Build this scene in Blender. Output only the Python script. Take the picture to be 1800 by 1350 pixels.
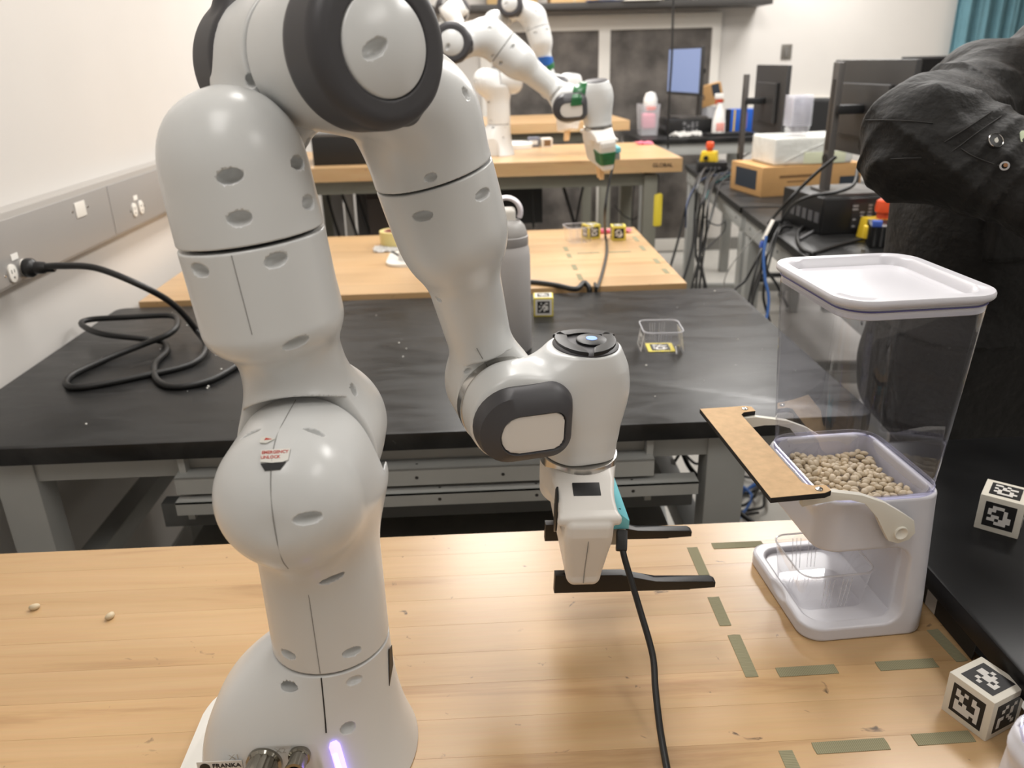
import bpy, bmesh, math, random
import numpy as np
from mathutils import Matrix, Vector
rad = math.radians
PI = math.pi
for o in list(bpy.data.objects):
    bpy.data.objects.remove(o, do_unlink=True)
SC = bpy.context.scene
COL = SC.collection

# ------------------------------------------------------------------ camera
cam_d = bpy.data.cameras.new('camera')
cam_o = bpy.data.objects.new('camera', cam_d)
COL.objects.link(cam_o)
CAM_POS = Vector((0.1617, -0.6216, 0.6475))
_yaw, _pitch, _roll = 0.02966, 0.38687, -0.02633
_fw = Vector((math.sin(_yaw)*math.cos(_pitch), math.cos(_yaw)*math.cos(_pitch), -math.sin(_pitch)))
_r0 = Vector((math.cos(_yaw), -math.sin(_yaw), 0)); _u0 = _r0.cross(_fw)
_r = math.cos(_roll)*_r0 + math.sin(_roll)*_u0
_u = -math.sin(_roll)*_r0 + math.cos(_roll)*_u0
cam_o.matrix_world = Matrix(((_r.x, _u.x, -_fw.x, CAM_POS.x), (_r.y, _u.y, -_fw.y, CAM_POS.y), (_r.z, _u.z, -_fw.z, CAM_POS.z), (0, 0, 0, 1)))
cam_d.sensor_fit = 'HORIZONTAL'; cam_d.sensor_width = 36.0
cam_d.lens = 1392.04/1800*36.0
cam_d.clip_start = 0.02; cam_d.clip_end = 60
cam_d.dof.use_dof = True; cam_d.dof.focus_distance = 0.82; cam_d.dof.aperture_fstop = 7.0
SC.camera = cam_o

# ------------------------------------------------------------------ world, light, exposure
FLOOR_Z = -0.86
CEIL_Z = 1.95
W = bpy.data.worlds.new('world'); SC.world = W; W.use_nodes = True
_bg = W.node_tree.nodes['Background']
_bg.inputs[0].default_value = (1.0, 0.95, 0.88, 1); _bg.inputs[1].default_value = 0.25
def area(name, loc, sx, sy, power, color=(1.0, 0.975, 0.945), rot=(0, 0, 0)):
    l = bpy.data.lights.new(name, 'AREA'); l.shape = 'RECTANGLE'; l.size = sx; l.size_y = sy
    l.energy = power; l.color = color
    o = bpy.data.objects.new(name, l); COL.objects.link(o); o.location = loc; o.rotation_euler = rot
    return o
LAMPS = [(-0.1, -0.75), (0.15, 1.25), (0.15, 3.3), (1.75, -0.7), (1.75, 1.3), (1.75, 3.3), (0.5, 5.0), (2.6, 5.0)]  # last two are added fill lamps that brighten the back wall and curtain
LAMP_W = [9, 23, 42, 11, 34, 52, 26, 40]
for (_x, _y), _w in zip(LAMPS, LAMP_W):
    area('ceiling_lamp_light', (_x, _y, CEIL_Z-0.045), 0.5, 1.1, _w)
SC.view_settings.view_transform = 'Standard'; SC.view_settings.look = 'None'
SC.view_settings.gamma = 1.0; SC.view_settings.use_curve_mapping = False
SC.cycles.max_bounces = 7; SC.cycles.diffuse_bounces = 3; SC.cycles.glossy_bounces = 3; SC.cycles.transparent_max_bounces = 14
SC.view_settings.exposure = -0.20

# ------------------------------------------------------------------ materials
def srgb(r, g, b):
    f = lambda c: (c/255/12.92) if c/255 <= 0.04045 else ((c/255+0.055)/1.055)**2.4
    return (f(r), f(g), f(b), 1)
class NT:
    def __init__(s, name):
        s.m = bpy.data.materials.new(name); s.m.use_nodes = True
        s.t = s.m.node_tree; s.b = s.t.nodes['Principled BSDF']
    def n(s, typ, **kw):
        nd = s.t.nodes.new(typ)
        for k, v in kw.items():
            if k.startswith('i_'):
                nd.inputs[k[2:].replace('_', ' ')].default_value = v
            else: setattr(nd, k, v)
        return nd
    def l(s, a, ao, b, bi): s.t.links.new(a.outputs[ao], b.inputs[bi])
    def set(s, **kw):
        for k, v in kw.items(): s.b.inputs[k.replace('_', ' ')].default_value = v
MATS = {}
def mat(name, col, rough=0.5, metal=0.0, spec=0.5, noise=0.0, nscale=20.0, bump=0.0, bscale=60.0, coat=0.0, rnoise=0.0):
    if name in MATS: return MATS[name]
    t = NT(name); c = srgb(*col) if max(col) > 1 else tuple(col)+(1,)
    t.set(Base_Color=c, Roughness=rough, Metallic=metal, Coat_Weight=coat, Coat_Roughness=0.08)
    t.b.inputs['Specular IOR Level'].default_value = spec
    tc = t.n('ShaderNodeTexCoord')
    nz = t.n('ShaderNodeTexNoise', i_Scale=nscale, i_Detail=4.0); t.l(tc, 'Object', nz, 'Vector')
    if noise > 0:
        mx = t.n('ShaderNodeMix', data_type='RGBA', blend_type='MULTIPLY'); mx.inputs[0].default_value = 1
        mr = t.n('ShaderNodeMapRange'); mr.inputs[1].default_value = 0.25; mr.inputs[2].default_value = 0.75
        mr.inputs[3].default_value = 1-noise; mr.inputs[4].default_value = 1+noise*0.4
        t.l(nz, 0, mr, 0); mx.inputs[6].default_value = c; t.l(mr, 0, mx, 7); t.l(mx, 2, t.b, 'Base Color')
    if rnoise > 0:
        mr2 = t.n('ShaderNodeMapRange'); mr2.inputs[1].default_value = 0.3; mr2.inputs[2].default_value = 0.7
        mr2.inputs[3].default_value = max(0, rough-rnoise); mr2.inputs[4].default_value = rough+rnoise
        t.l(nz, 0, mr2, 0); t.l(mr2, 0, t.b, 'Roughness')
    if bump > 0:
        n2 = t.n('ShaderNodeTexNoise', i_Scale=bscale, i_Detail=3.0); t.l(tc, 'Object', n2, 'Vector')
        bp = t.n('ShaderNodeBump', i_Strength=min(bump, 1.0), i_Distance=0.002 if bscale > 50 else 0.006); t.l(n2, 0, bp, 'Height'); t.l(bp, 0, t.b, 'Normal')
    MATS[name] = t.m
    return t.m
def glass(name, col=(1, 1, 1), rough=0.03, ior=1.25, tint=0.0, edge=0.75):
    # thin clear plastic: mostly see-through with fresnel gloss
    if name in MATS: return MATS[name]
    t = NT(name)
    tr = t.n('ShaderNodeBsdfTransparent'); tr.inputs[0].default_value = tuple(col)+(1,)
    gl = t.n('ShaderNodeBsdfGlossy'); gl.inputs['Roughness'].default_value = rough
    gl.inputs['Color'].default_value = (1, 1, 1, 1)
    df = t.n('ShaderNodeBsdfDiffuse'); df.inputs[0].default_value = (0.9, 0.9, 0.95, 1)
    lw = t.n('ShaderNodeLayerWeight'); lw.inputs[0].default_value = 0.5
    pw = t.n('ShaderNodeMath', operation='POWER'); pw.inputs[1].default_value = 3.5; t.l(lw, 'Facing', pw, 0)
    fr = t.n('ShaderNodeMath', operation='MULTIPLY_ADD'); fr.inputs[1].default_value = edge; fr.inputs[2].default_value = (ior-1)**2/(ior+1)**2*1.3; t.l(pw, 0, fr, 0)
    m1 = t.n('ShaderNodeMixShader'); m2 = t.n('ShaderNodeMixShader')
    t.l(fr, 0, m1, 0); t.l(tr, 0, m1, 1); t.l(gl, 0, m1, 2)
    m2.inputs[0].default_value = tint; t.l(m1, 0, m2, 1); t.l(df, 0, m2, 2)
    t.l(m2, 0, t.t.nodes['Material Output'], 'Surface')
    MATS[name] = t.m
    return t.m
def emit(name, col, strength):
    if name in MATS: return MATS[name]
    t = NT(name); t.set(Base_Color=tuple(col)+(1,), Emission_Color=tuple(col)+(1,), Emission_Strength=strength)
    MATS[name] = t.m
    return t.m

# ------------------------------------------------------------------ object helpers
def link(o, parent=None, mw=None):
    COL.objects.link(o)
    if parent is not None: o.parent = parent
    if mw is not None: o.matrix_local = mw
    return o
def tag(o, label=None, cat=None, group=None, kind=None):
    if label: o['label'] = label
    if cat: o['category'] = cat
    if group: o['group'] = group
    if kind: o['kind'] = kind
    return o
def thing(name, label, cat, loc=(0, 0, 0), rz=0.0, group=None):
    o = bpy.data.objects.new(name, None); o.empty_display_size = 0.02
    COL.objects.link(o); o.location = loc; o.rotation_euler = (0, 0, rz)
    return tag(o, label, cat, group)
def mesh_obj(name, me, m, parent=None, mw=None):
    if m is not None and len(me.materials) == 0: me.materials.append(m)
    return link(bpy.data.objects.new(name, me), parent, mw)
def np_mesh(name, V, F, smooth=True):
    me = bpy.data.meshes.new(name)
    V = np.asarray(V, dtype=np.float32); F = np.asarray(F, dtype=np.int32)
    me.vertices.add(len(V)); me.vertices.foreach_set('co', V.ravel())
    k = F.shape[1]
    me.loops.add(F.size); me.loops.foreach_set('vertex_index', F.ravel())
    me.polygons.add(len(F)); me.polygons.foreach_set('loop_start', np.arange(len(F), dtype=np.int32)*k)
    me.update(calc_edges=True)
    if smooth: me.polygons.foreach_set('use_smooth', np.ones(len(F), dtype=bool))
    me.validate(); me.update()
    return me
def bm_mesh(bm, name='mesh', smooth=None):
    me = bpy.data.meshes.new(name)
    bmesh.ops.recalc_face_normals(bm, faces=bm.faces)
    bm.to_mesh(me); bm.free()
    if smooth is not None:
        for p in me.polygons: p.use_smooth = True
        try: me.set_sharp_from_angle(angle=rad(smooth))
        except Exception: pass
    return me
def b_box(bm, c, s, bev=0.0, seg=2, M=None):
    r = bmesh.ops.create_cube(bm, size=1.0)
    vs = r['verts']
    bmesh.ops.scale(bm, vec=s, verts=vs); bmesh.ops.translate(bm, vec=c, verts=vs)
    if M is not None: bmesh.ops.transform(bm, matrix=M, verts=vs)
    if bev > 0:
        es = list({e for v in vs for e in v.link_edges})
        bmesh.ops.bevel(bm, geom=es, offset=bev, segments=seg, affect='EDGES', profile=0.6)
def box(name, c, s, m, parent=None, bev=0.0, seg=2, M=None, mw=None):
    bm = bmesh.new(); b_box(bm, c, s, bev, seg, M)
    return mesh_obj(name, bm_mesh(bm, name, 40 if bev > 0 else None), m, parent, mw)
def b_prism(bm, pts, z0, z1, bev=0.0, seg=2, M=None, bev_all=False):
    vs0 = [bm.verts.new((x, y, z0)) for x, y in pts]; vs1 = [bm.verts.new((x, y, z1)) for x, y in pts]
    n = len(pts); f0 = bm.faces.new(vs0[::-1]); f1 = bm.faces.new(vs1)
    for i in range(n): bm.faces.new((vs0[i], vs0[(i+1) % n], vs1[(i+1) % n], vs1[i]))
    if bev > 0:
        es = list(f0.edges)+list(f1.edges)
        bmesh.ops.bevel(bm, geom=es, offset=bev, segments=seg, affect='EDGES', profile=0.6)
    if M is not None: bmesh.ops.transform(bm, matrix=M, verts=list(bm.verts))
def prism(name, pts, z0, z1, m, parent=None, bev=0.0, seg=2, M=None, mw=None):
    bm = bmesh.new(); b_prism(bm, pts, z0, z1, bev, seg, M)
    return mesh_obj(name, bm_mesh(bm, name, 35), m, parent, mw)
def rrect(x0, x1, y0, y1, r, n=6):
    P = []
    for cx, cy, a in ((x1-r, y1-r, 0), (x0+r, y1-r, 90), (x0+r, y0+r, 180), (x1-r, y0+r, 270)):
        for i in range(n+1):
            t = rad(a+90*i/n); P.append((cx+r*math.cos(t), cy+r*math.sin(t)))
    return P
def b_lathe(bm, prof, n=40, M=None):
    rows = []
    for r, z in prof:
        if r < 1e-6: rows.append([bm.verts.new((0, 0, z))])
        else: rows.append([bm.verts.new((r*math.cos(2*PI*i/n), r*math.sin(2*PI*i/n), z)) for i in range(n)])
    for a, b in zip(rows, rows[1:]):
        if len(a) == 1 and len(b) == 1: continue
        for i in range(n):
            j = (i+1) % n
            if len(a) == 1: bm.faces.new((a[0], b[j], b[i]))
            elif len(b) == 1: bm.faces.new((a[i], a[j], b[0]))
            else: bm.faces.new((a[i], a[j], b[j], b[i]))
    if M is not None: bmesh.ops.transform(bm, matrix=M, verts=list(bm.verts))
def lathe(name, prof, m, parent=None, n=40, M=None, mw=None, smooth=40):
    bm = bmesh.new(); b_lathe(bm, prof, n, M)
    return mesh_obj(name, bm_mesh(bm, name, smooth), m, parent, mw)
def catmull(P, k=8):
    P = [np.array(p, dtype=float) for p in P]
    if len(P) < 3: return P
    Q = [2*P[0]-P[1]]+P+[2*P[-1]-P[-2]]; out = []
    for i in range(1, len(Q)-2):
        p0, p1, p2, p3 = Q[i-1:i+3]
        for j in range(k):
            t = j/k
            out.append(0.5*((2*p1)+(-p0+p2)*t+(2*p0-5*p1+4*p2-p3)*t*t+(-p0+3*p1-3*p2+p3)*t**3))
    out.append(P[-1]); return out
def b_tube(bm, pts, r, n=8, cap=True):
    pts = [Vector(p) for p in pts]
    up = Vector((0.13, 0.21, 1)).normalized(); prev = None; rows = []
    N = len(pts)
    for i, p in enumerate(pts):
        t = (pts[min(i+1, N-1)]-pts[max(i-1, 0)])
        if t.length < 1e-9: t = Vector((0, 0, 1))
        t.normalize()
        if prev is None:
            a = t.orthogonal().normalized()
        else:
            a = prev-t*prev.dot(t)
            a = a.normalized() if a.length > 1e-6 else t.orthogonal().normalized()
        prev = a; b = t.cross(a)
        rr = r[i] if hasattr(r, '__len__') else r
        rows.append([bm.verts.new(p+(a*math.cos(2*PI*k/n)+b*math.sin(2*PI*k/n))*rr) for k in range(n)])
    for A, B in zip(rows, rows[1:]):
        for k in range(n): bm.faces.new((A[k], A[(k+1) % n], B[(k+1) % n], B[k]))
    if cap: bm.faces.new(rows[0][::-1]); bm.faces.new(rows[-1])
def tube(name, pts, r, m, parent=None, n=8, k=8, mw=None, smooth=True):
    bm = bmesh.new(); b_tube(bm, catmull(pts, k) if smooth else pts, r, n)
    return mesh_obj(name, bm_mesh(bm, name, 50), m, parent, mw)
def TR(x, y, z): return Matrix.Translation((x, y, z))
def RX(a): return Matrix.Rotation(a, 4, 'X')
def RY(a): return Matrix.Rotation(a, 4, 'Y')
def RZ(a): return Matrix.Rotation(a, 4, 'Z')
def copy_tree(o, parent=None):
    c = o.copy(); COL.objects.link(c)
    if parent is not None: c.parent = parent
    for ch in list(o.children): copy_tree(ch, c)
    return c

# ------------------------------------------------------------------ signed-distance modelling
def smin(a, b, k):
    h = np.clip(0.5+0.5*(b-a)/k, 0, 1); return b*(1-h)+a*h-k*h*(1-h)
def smax(a, b, k): return -smin(-a, -b, k)
def d_sph(P, c, r): return np.sqrt(((P-np.array(c, P.dtype))**2).sum(-1))-r
def d_cap(P, a, b, r0, r1=None):
    a = np.array(a, P.dtype); b = np.array(b, P.dtype); ab = b-a
    t = np.clip(((P-a)@ab)/(ab@ab), 0, 1)
    d = np.sqrt(((P-a-t[..., None]*ab)**2).sum(-1))
    return d-(r0 if r1 is None else r0+(r1-r0)*t)
def d_cyl(P, a, b, r0, rd=0.0, r1=None):
    a = np.array(a, P.dtype); b = np.array(b, P.dtype); ab = b-a; L = np.sqrt(ab@ab); u = ab/L
    q = P-a; s = q@u; rr = np.sqrt(np.maximum((q**2).sum(-1)-s*s, 0))
    R_ = r0 if r1 is None else r0+(r1-r0)*np.clip(s/L, 0, 1)
    dx = rr-R_+rd; dy = np.abs(s-L/2)-L/2+rd
    return np.minimum(np.maximum(dx, dy), 0)+np.sqrt(np.maximum(dx, 0)**2+np.maximum(dy, 0)**2)-rd
def d_box(P, c, s, rd=0.0, R_=None):
    q = P-np.array(c, P.dtype)
    if R_ is not None: q = q@np.array(R_, P.dtype)
    q = np.abs(q)-np.array(s, P.dtype)/2+rd
    return np.sqrt((np.maximum(q, 0)**2).sum(-1))+np.minimum(q.max(-1), 0)-rd
def d_ell(P, c, r, R_=None):
    q = P-np.array(c, P.dtype)
    if R_ is not None: q = q@np.array(R_, P.dtype)
    r = np.array(r, P.dtype)
    k0 = np.sqrt(((q/r)**2).sum(-1)); k1 = np.sqrt(((q/(r*r))**2).sum(-1))
    return k0*(k0-1)/np.maximum(k1, 1e-9)
def d_pl(P, c, n):
    n = np.array(n, P.dtype); n = n/np.sqrt(n@n); return (P-np.array(c, P.dtype))@n
def sdf_mesh(name, fn, lo, hi, h, newton=2, smooth=True):
    lo = np.array(lo, float); hi = np.array(hi, float)
    n = np.ceil((hi-lo)/h).astype(int)+1
    ax = [(lo[i]+h*np.arange(n[i])).astype(np.float32) for i in range(3)]
    D = np.empty(n, np.float32)
    YZ = np.stack(np.meshgrid(ax[1], ax[2], indexing='ij'), -1)
    step = max(1, int(400000/(n[1]*n[2])))
    for i in range(0, n[0], step):
        xs = ax[0][i:i+step]
        P = np.empty((len(xs), n[1], n[2], 3), np.float32)
        P[..., 0] = xs[:, None, None]; P[..., 1:] = YZ[None]
        D[i:i+step] = fn(P)
    ins = D < 0
    c = np.zeros(n-1, np.int8)
    for dx in (0, 1):
        for dy in (0, 1):
            for dz in (0, 1):
                c += ins[dx:n[0]-1+dx, dy:n[1]-1+dy, dz:n[2]-1+dz]
    cells = (c > 0) & (c < 8)
    ci = np.argwhere(cells); idx = np.full(n-1, -1, np.int32); idx[cells] = np.arange(len(ci))
    acc = np.zeros((len(ci), 3)); cnt = np.zeros(len(ci))
    cor = [(a, b, d) for a in (0, 1) for b in (0, 1) for d in (0, 1)]
    for a in cor:
        for k in range(3):
            if a[k]: continue
            b = list(a); b[k] = 1
            A = ci+np.array(a); B = ci+np.array(b)
            da = D[A[:, 0], A[:, 1], A[:, 2]]; db = D[B[:, 0], B[:, 1], B[:, 2]]
            m = (da < 0) != (db < 0)
            t = np.where(m, da/np.where(m, da-db, 1), 0)
            acc[m] += (A+t[:, None]*(B-A))[m]; cnt[m] += 1
    V = lo+h*acc/cnt[:, None]
    F = []
    for k in range(3):
        s0 = [slice(0, n[0]), slice(0, n[1]), slice(0, n[2])]; s1 = list(s0)
        s0[k] = slice(0, n[k]-1); s1[k] = slice(1, n[k])
        a0 = ins[tuple(s0)]; a1 = ins[tuple(s1)]
        E = np.argwhere(a0 != a1)
        o1, o2 = (k+1) % 3, (k+2) % 3
        E = E[(E[:, o1] > 0) & (E[:, o2] > 0) & (E[:, o1] < n[o1]-1) & (E[:, o2] < n[o2]-1)]
        def cell(d1, d2):
            q = E.copy(); q[:, o1] += d1; q[:, o2] += d2; return idx[q[:, 0], q[:, 1], q[:, 2]]
        Q = np.stack([cell(-1, -1), cell(0, -1), cell(0, 0), cell(-1, 0)], 1)
        flip = ~a0[E[:, 0], E[:, 1], E[:, 2]]
        Q[flip] = Q[flip][:, ::-1]
        F.append(Q)
    F = np.concatenate(F)
    F = F[(F >= 0).all(1)]
    e = h*0.2
    for _ in range(newton):
        d0 = fn(V)
        g = np.stack([(fn(V+np.eye(3)[i]*e)-fn(V-np.eye(3)[i]*e))/(2*e) for i in range(3)], 1)
        st = d0[:, None]*g/np.maximum((g**2).sum(1), 0.25)[:, None]
        L = np.sqrt((st**2).sum(1)); V = V-st*np.minimum(1, 0.6*h/np.maximum(L, 1e-9))[:, None]
    me = np_mesh(name, V, F, smooth)
    if smooth and len(me.vertices) == len(V):
        g = np.stack([(fn(V+np.eye(3)[i]*e)-fn(V-np.eye(3)[i]*e)) for i in range(3)], 1)
        g /= np.maximum(np.sqrt((g**2).sum(1)), 1e-12)[:, None]
        me.normals_split_custom_set_from_vertices(g.astype(np.float32))
    return me
# ------------------------------------------------------------------ robot arm: shells as signed-distance bodies in joint frames
M_SHELL = mat('robot_white_shell', (217, 218, 217), rough=0.27, spec=0.5)
M_HANDW = mat('gripper_warm_white', (226, 222, 216), rough=0.38)
M_GREY = mat('robot_charcoal_rubber', (66, 65, 68), rough=0.46)
M_DARK = mat('robot_black_gap', (14, 14, 15), rough=0.6)
M_CHROME = mat('brushed_steel', (190, 188, 184), rough=0.24, metal=1.0)
M_BLACKP = mat('black_plastic', (22, 22, 23), rough=0.42)
M_SEAM = mat('shell_seam_shadow_gap', (140, 139, 137), rough=0.7)
def s_rim(d, P, plane, k): return smax(d, plane, k)
def pockets(d, P, L):
    # screw pockets: (centre, long axis, normal, half length, half width, depth)
    for c, ax, nn, a, b, dp in L:
        nn = np.array(nn, float); nn /= np.linalg.norm(nn)
        ax = np.array(ax, float); ax = ax-nn*(ax@nn); ax /= np.linalg.norm(ax)
        R_ = np.stack([ax, np.cross(nn, ax), nn], 1)
        d = smax(d, -d_ell(P, c, (a, b, dp), R_), 0.0006)
    return d
POCK = {k: [] for k in range(8)}
def _pk(i, c, ax, nn, a, b, dp=0.0085, mir=True):
    a *= 1.14; b *= 1.18
    POCK[i].append((c, ax, nn, a, b, dp))
    if mir: POCK[i].append(((-c[0], c[1], c[2]), (-ax[0], ax[1], ax[2]), (-nn[0], nn[1], nn[2]), a, b, dp))
_pk(3, (-0.0257, -0.0445, -0.0707), (0.873, -0.484, 0.066), (-0.484, -0.838, 0.252), 0.0080, 0.0046)
_pk(3, (-0.0281, -0.0475, -0.0994), (0.860, -0.510, 0.001), (-0.509, -0.858, 0.065), 0.0076, 0.0046)
POCK[3].append(((0.030, 0.0018, -0.0109), (0, 0, 1), (-0.603, -0.788, -0.125), 0.0050, 0.0050, 0.010))
POCK[3].append(((0.0709, 0.0097, -0.0625), (0, 0, 1), (0.573, -0.625, -0.531), 0.0050, 0.0050, 0.010))
_pk(2, (-0.0285, -0.1830, -0.0485), (0.839, 0.13, -0.481), (-0.51, 0.0, -0.860), 0.0078, 0.0044)
_pk(2, (0.0279, -0.1178, -0.0467), (0.877, -0.130, 0.462), (0.474, 0.384, -0.792), 0.0095, 0.0040, mir=False)
_pk(2, (0.0488, -0.0503, 0.0163), (0.211, 0.849, -0.483), (0.927, -0.330, -0.175), 0.0052, 0.0038, mir=False)
_pk(1, (0.0249, -0.0613, 0.0529), (0.903, 0.052, -0.426), (0.426, 0.0, 0.905), 0.0076, 0.0030)
_pk(1, (0.0243, -0.1115, 0.0054), (0.952, 0.307, 0.002), (0.306, -0.950, 0.068), 0.0095, 0.0042, mir=False)
_pk(1, (0.0205, -0.0509, -0.0902), (0.909, 0.367, 0.195), (0.384, -0.922, -0.056), 0.0098, 0.0030, mir=False)
_pk(1, (0.0290, -0.0466, -0.1745), (0.845, 0.523, -0.10), (0.528, -0.850, 0.0), 0.0080, 0.0040)
_pk(0, (0.0295, -0.0505, 0.1275), (0.875, 0.45, -0.10), (0.40, -0.84, 0.25), 0.0078, 0.0042)
_pk(0, (0.0187, -0.0583, 0.0811), (0.889, 0.456, -0.040), (0.455, -0.872, 0.182), 0.0062, 0.0050, mir=False)
POCK[4].append(((-0.0466, 0.1148, 0.0422), (-0.762, -0.024, 0.648), (0.645, 0.069, 0.761), 0.0056, 0.0036, 0.0055))
POCK[4].append(((-0.1003, 0.0624, 0.0536), (-0.659, 0.734, -0.168), (-0.404, -0.156, 0.901), 0.0060, 0.0048, 0.005))
_pk(5, (0.0290, -0.0468, -0.2382), (-0.85, -0.52, 0.0), (0.52, -0.853, 0.016), 0.0085, 0.0040)
POCK[5].append(((0.0334, 0.0026, -0.1404), (-0.472, -0.841, 0.264), (0.875, -0.412, 0.253), 0.0042, 0.0032, 0.004))
POCK[5].append(((0.0264, 0.0140, -0.0489), (-0.889, -0.206, -0.410), (0.299, -0.938, -0.177), 0.0046, 0.0022, 0.004))
def f_link0(P):
    x, y, z = P[..., 0], P[..., 1], P[..., 2]
    t = np.clip(z/0.14, 0, 1); f = (1-t)**2.2; g = 1-t**2.5
    s = np.clip((0.03-x)/0.07, 0, 1); s = s*s*(3-2*s)
    rf = 0.055+0.019*f; wy = 0.055+(0.036*f)*(1-s)+s*(0.030*(1-t**1.6)); rb = 0.055+0.080*g
    rx = np.where(x > 0, rf, rb); pw = 2.0+1.3*s*g
    k = (np.abs(x/rx)**pw+np.abs(y/wy)**pw)**(1/pw)
    d = (k-1)*np.minimum(rf, wy)*0.9
    # flat connector field on the sides of the rear block
    d = smax(d, -0.0785-y+0.004*0, 0.004) if False else d
    pan = d_box(P, (-0.062, -0.0885, 0.022), (0.112, 0.034, 0.112), 0.006)
    d = smax(d, -pan, 0.003)
    d = smax(d, np.maximum(z-0.1392, 0.0005-z), 0.0015)
    return pockets(d, P, POCK[0])
def f_link1(P):
    x, y, z = P[..., 0], P[..., 1], P[..., 2]
    col = d_cyl(P, (0, 0, -0.1915), (0, 0, -0.03), 0.0548)
    ball = d_cyl(P, (0, -0.114, 0), (0, 0.06, 0), 0.0585, 0.049)
    d = smin(col, ball, 0.055)
    carve = np.maximum(np.sqrt(x*x+z*z)-0.066, -(y+0.0012))
    d = smax(d, -carve, 0.003)
    d = smax(d, -0.1915-z, 0.0015)
    return pockets(d, P, POCK[1])
def f_link2(P):
    x, u, w = P[..., 0], -P[..., 1], P[..., 2]
    body = d_cyl(P, (0, -0.103, 0), (0, -0.32, 0), 0.0562, 0.024)
    ball = d_cyl(P, (0, 0, -0.06), (0, 0, 0.118), 0.0605, 0.045)
    neck = d_cap(P, (0, -0.01, 0.040), (0, -0.125, 0.014), 0.047, 0.042)
    d = smin(smin(ball, neck, 0.03), body, 0.022)
    carve = np.maximum(np.sqrt(x*x+u*u)-0.066, w-0.0012)
    d = smax(d, -carve, 0.003)
    d = smax(d, u-0.1935, 0.0015)
    return pockets(d, P, POCK[2])
def f_link3(P):
    x, y, z = P[..., 0], P[..., 1], P[..., 2]
    zt = np.clip((z+0.12)/0.104, 0, 1)
    rr = np.sqrt(x*x+y*y)-(0.0562-0.0048*zt**1.4)
    body = smax(rr*0.98, z+0.010, 0.060)
    hous = d_cyl(P, (0.0825, -0.06, 0), (0.0825, 0.070, 0), 0.0545, 0.012)
    neck = d_cap(P, (0.012, 0.030, -0.085), (0.0825, 0.052, 0.0), 0.026, 0.045)
    neck2 = d_cap(P, (0.016, 0.016, -0.085), (0.075, 0.026, -0.040), 0.028, 0.018)
    d = smin(smin(hous, neck, 0.015), body, 0.006); d = smin(d, neck2, 0.008)
    carve = np.maximum(np.sqrt((x-0.0825)**2+z*z)-0.0572, y-0.0012)
    d = smax(d, -carve, 0.003)
    d = smax(d, -0.1195-z, 0.0015)
    return pockets(d, P, POCK[3])
def f_link4(P):
    x, y, z = P[..., 0], P[..., 1], P[..., 2]
    yt = np.clip((0.1235-y)/0.104, 0, 1)
    rr = np.sqrt((x+0.0825)**2+z*z)-(0.0552-0.0075*yt**1.3)
    body = smax(rr*0.97, 0.010-y, 0.075)
    hous = d_cyl(P, (0, 0, -0.06), (0, 0, 0.080), 0.0538, 0.004)
    neck = d_cap(P, (-0.0825, 0.075, 0.004), (0, 0, 0.042), 0.047, 0.046)
    d = smin(smin(hous, neck, 0.02), body, 0.024)
    carve = np.maximum(np.sqrt(x*x+y*y)-0.0572, z-0.0012)
    d = smax(d, -carve, 0.003)
    d = smax(d, y-0.1235, 0.0015)
    return pockets(d, P, POCK[4])
def f_link5(P):
    x, y, z = P[..., 0], P[..., 1], P[..., 2]
    zt = np.clip((z+0.2585)/0.1, 0, 1)
    rr = np.sqrt(x*x+y*y)-(0.0552-0.004*zt**2)
    body = smax(rr, z+0.160, 0.045)
    neck = d_cap(P, (0, 0.012, -0.17), (0, 0.050, -0.03), 0.038, 0.033)
    neck = smax(neck, -(y+0.036), 0.02)
    hous = d_cyl(P, (0, 0.0, 0), (0, 0.082, 0), 0.0505, 0.016)
    d = smin(smin(hous, neck, 0.03), body, 0.025)
    carve = np.maximum(np.sqrt(x*x+z*z)-0.058, y-0.013)
    carve = np.maximum(carve, -z-0.055)
    d = smax(d, -carve, 0.006)
    d = smax(d, -0.2585-z, 0.0015)
    return pockets(d, P, POCK[5])
def f_link6(P):
    x, y, z = P[..., 0], P[..., 1], P[..., 2]
    j6 = d_cyl(P, (0, 0, -0.004), (0, 0, 0.0425), 0.0495, 0.012)
    rr = np.sqrt((x-0.088)**2+z*z)
    pr = np.interp(y, [-0.075, -0.055, -0.042, -0.02, 0.01, 0.040, 0.0615], [0.0425, 0.0425, 0.0442, 0.0450, 0.0450, 0.0430, 0.0362]).astype(P.dtype)
    j7 = smax((rr-pr)*0.95, np.abs(y+0.0033)-0.0648, 0.004)
    br = d_cap(P, (0.0, 0.006, 0.008), (0.088, 0.016, 0.0), 0.044, 0.042)
    d = smin(smin(j6, br, 0.015), j7, 0.030)
    d = smax(d, z-0.0415, 0.010)
    d = smax(d, y-0.0615, 0.003)
    return pockets(d, P, POCK[6])
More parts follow.
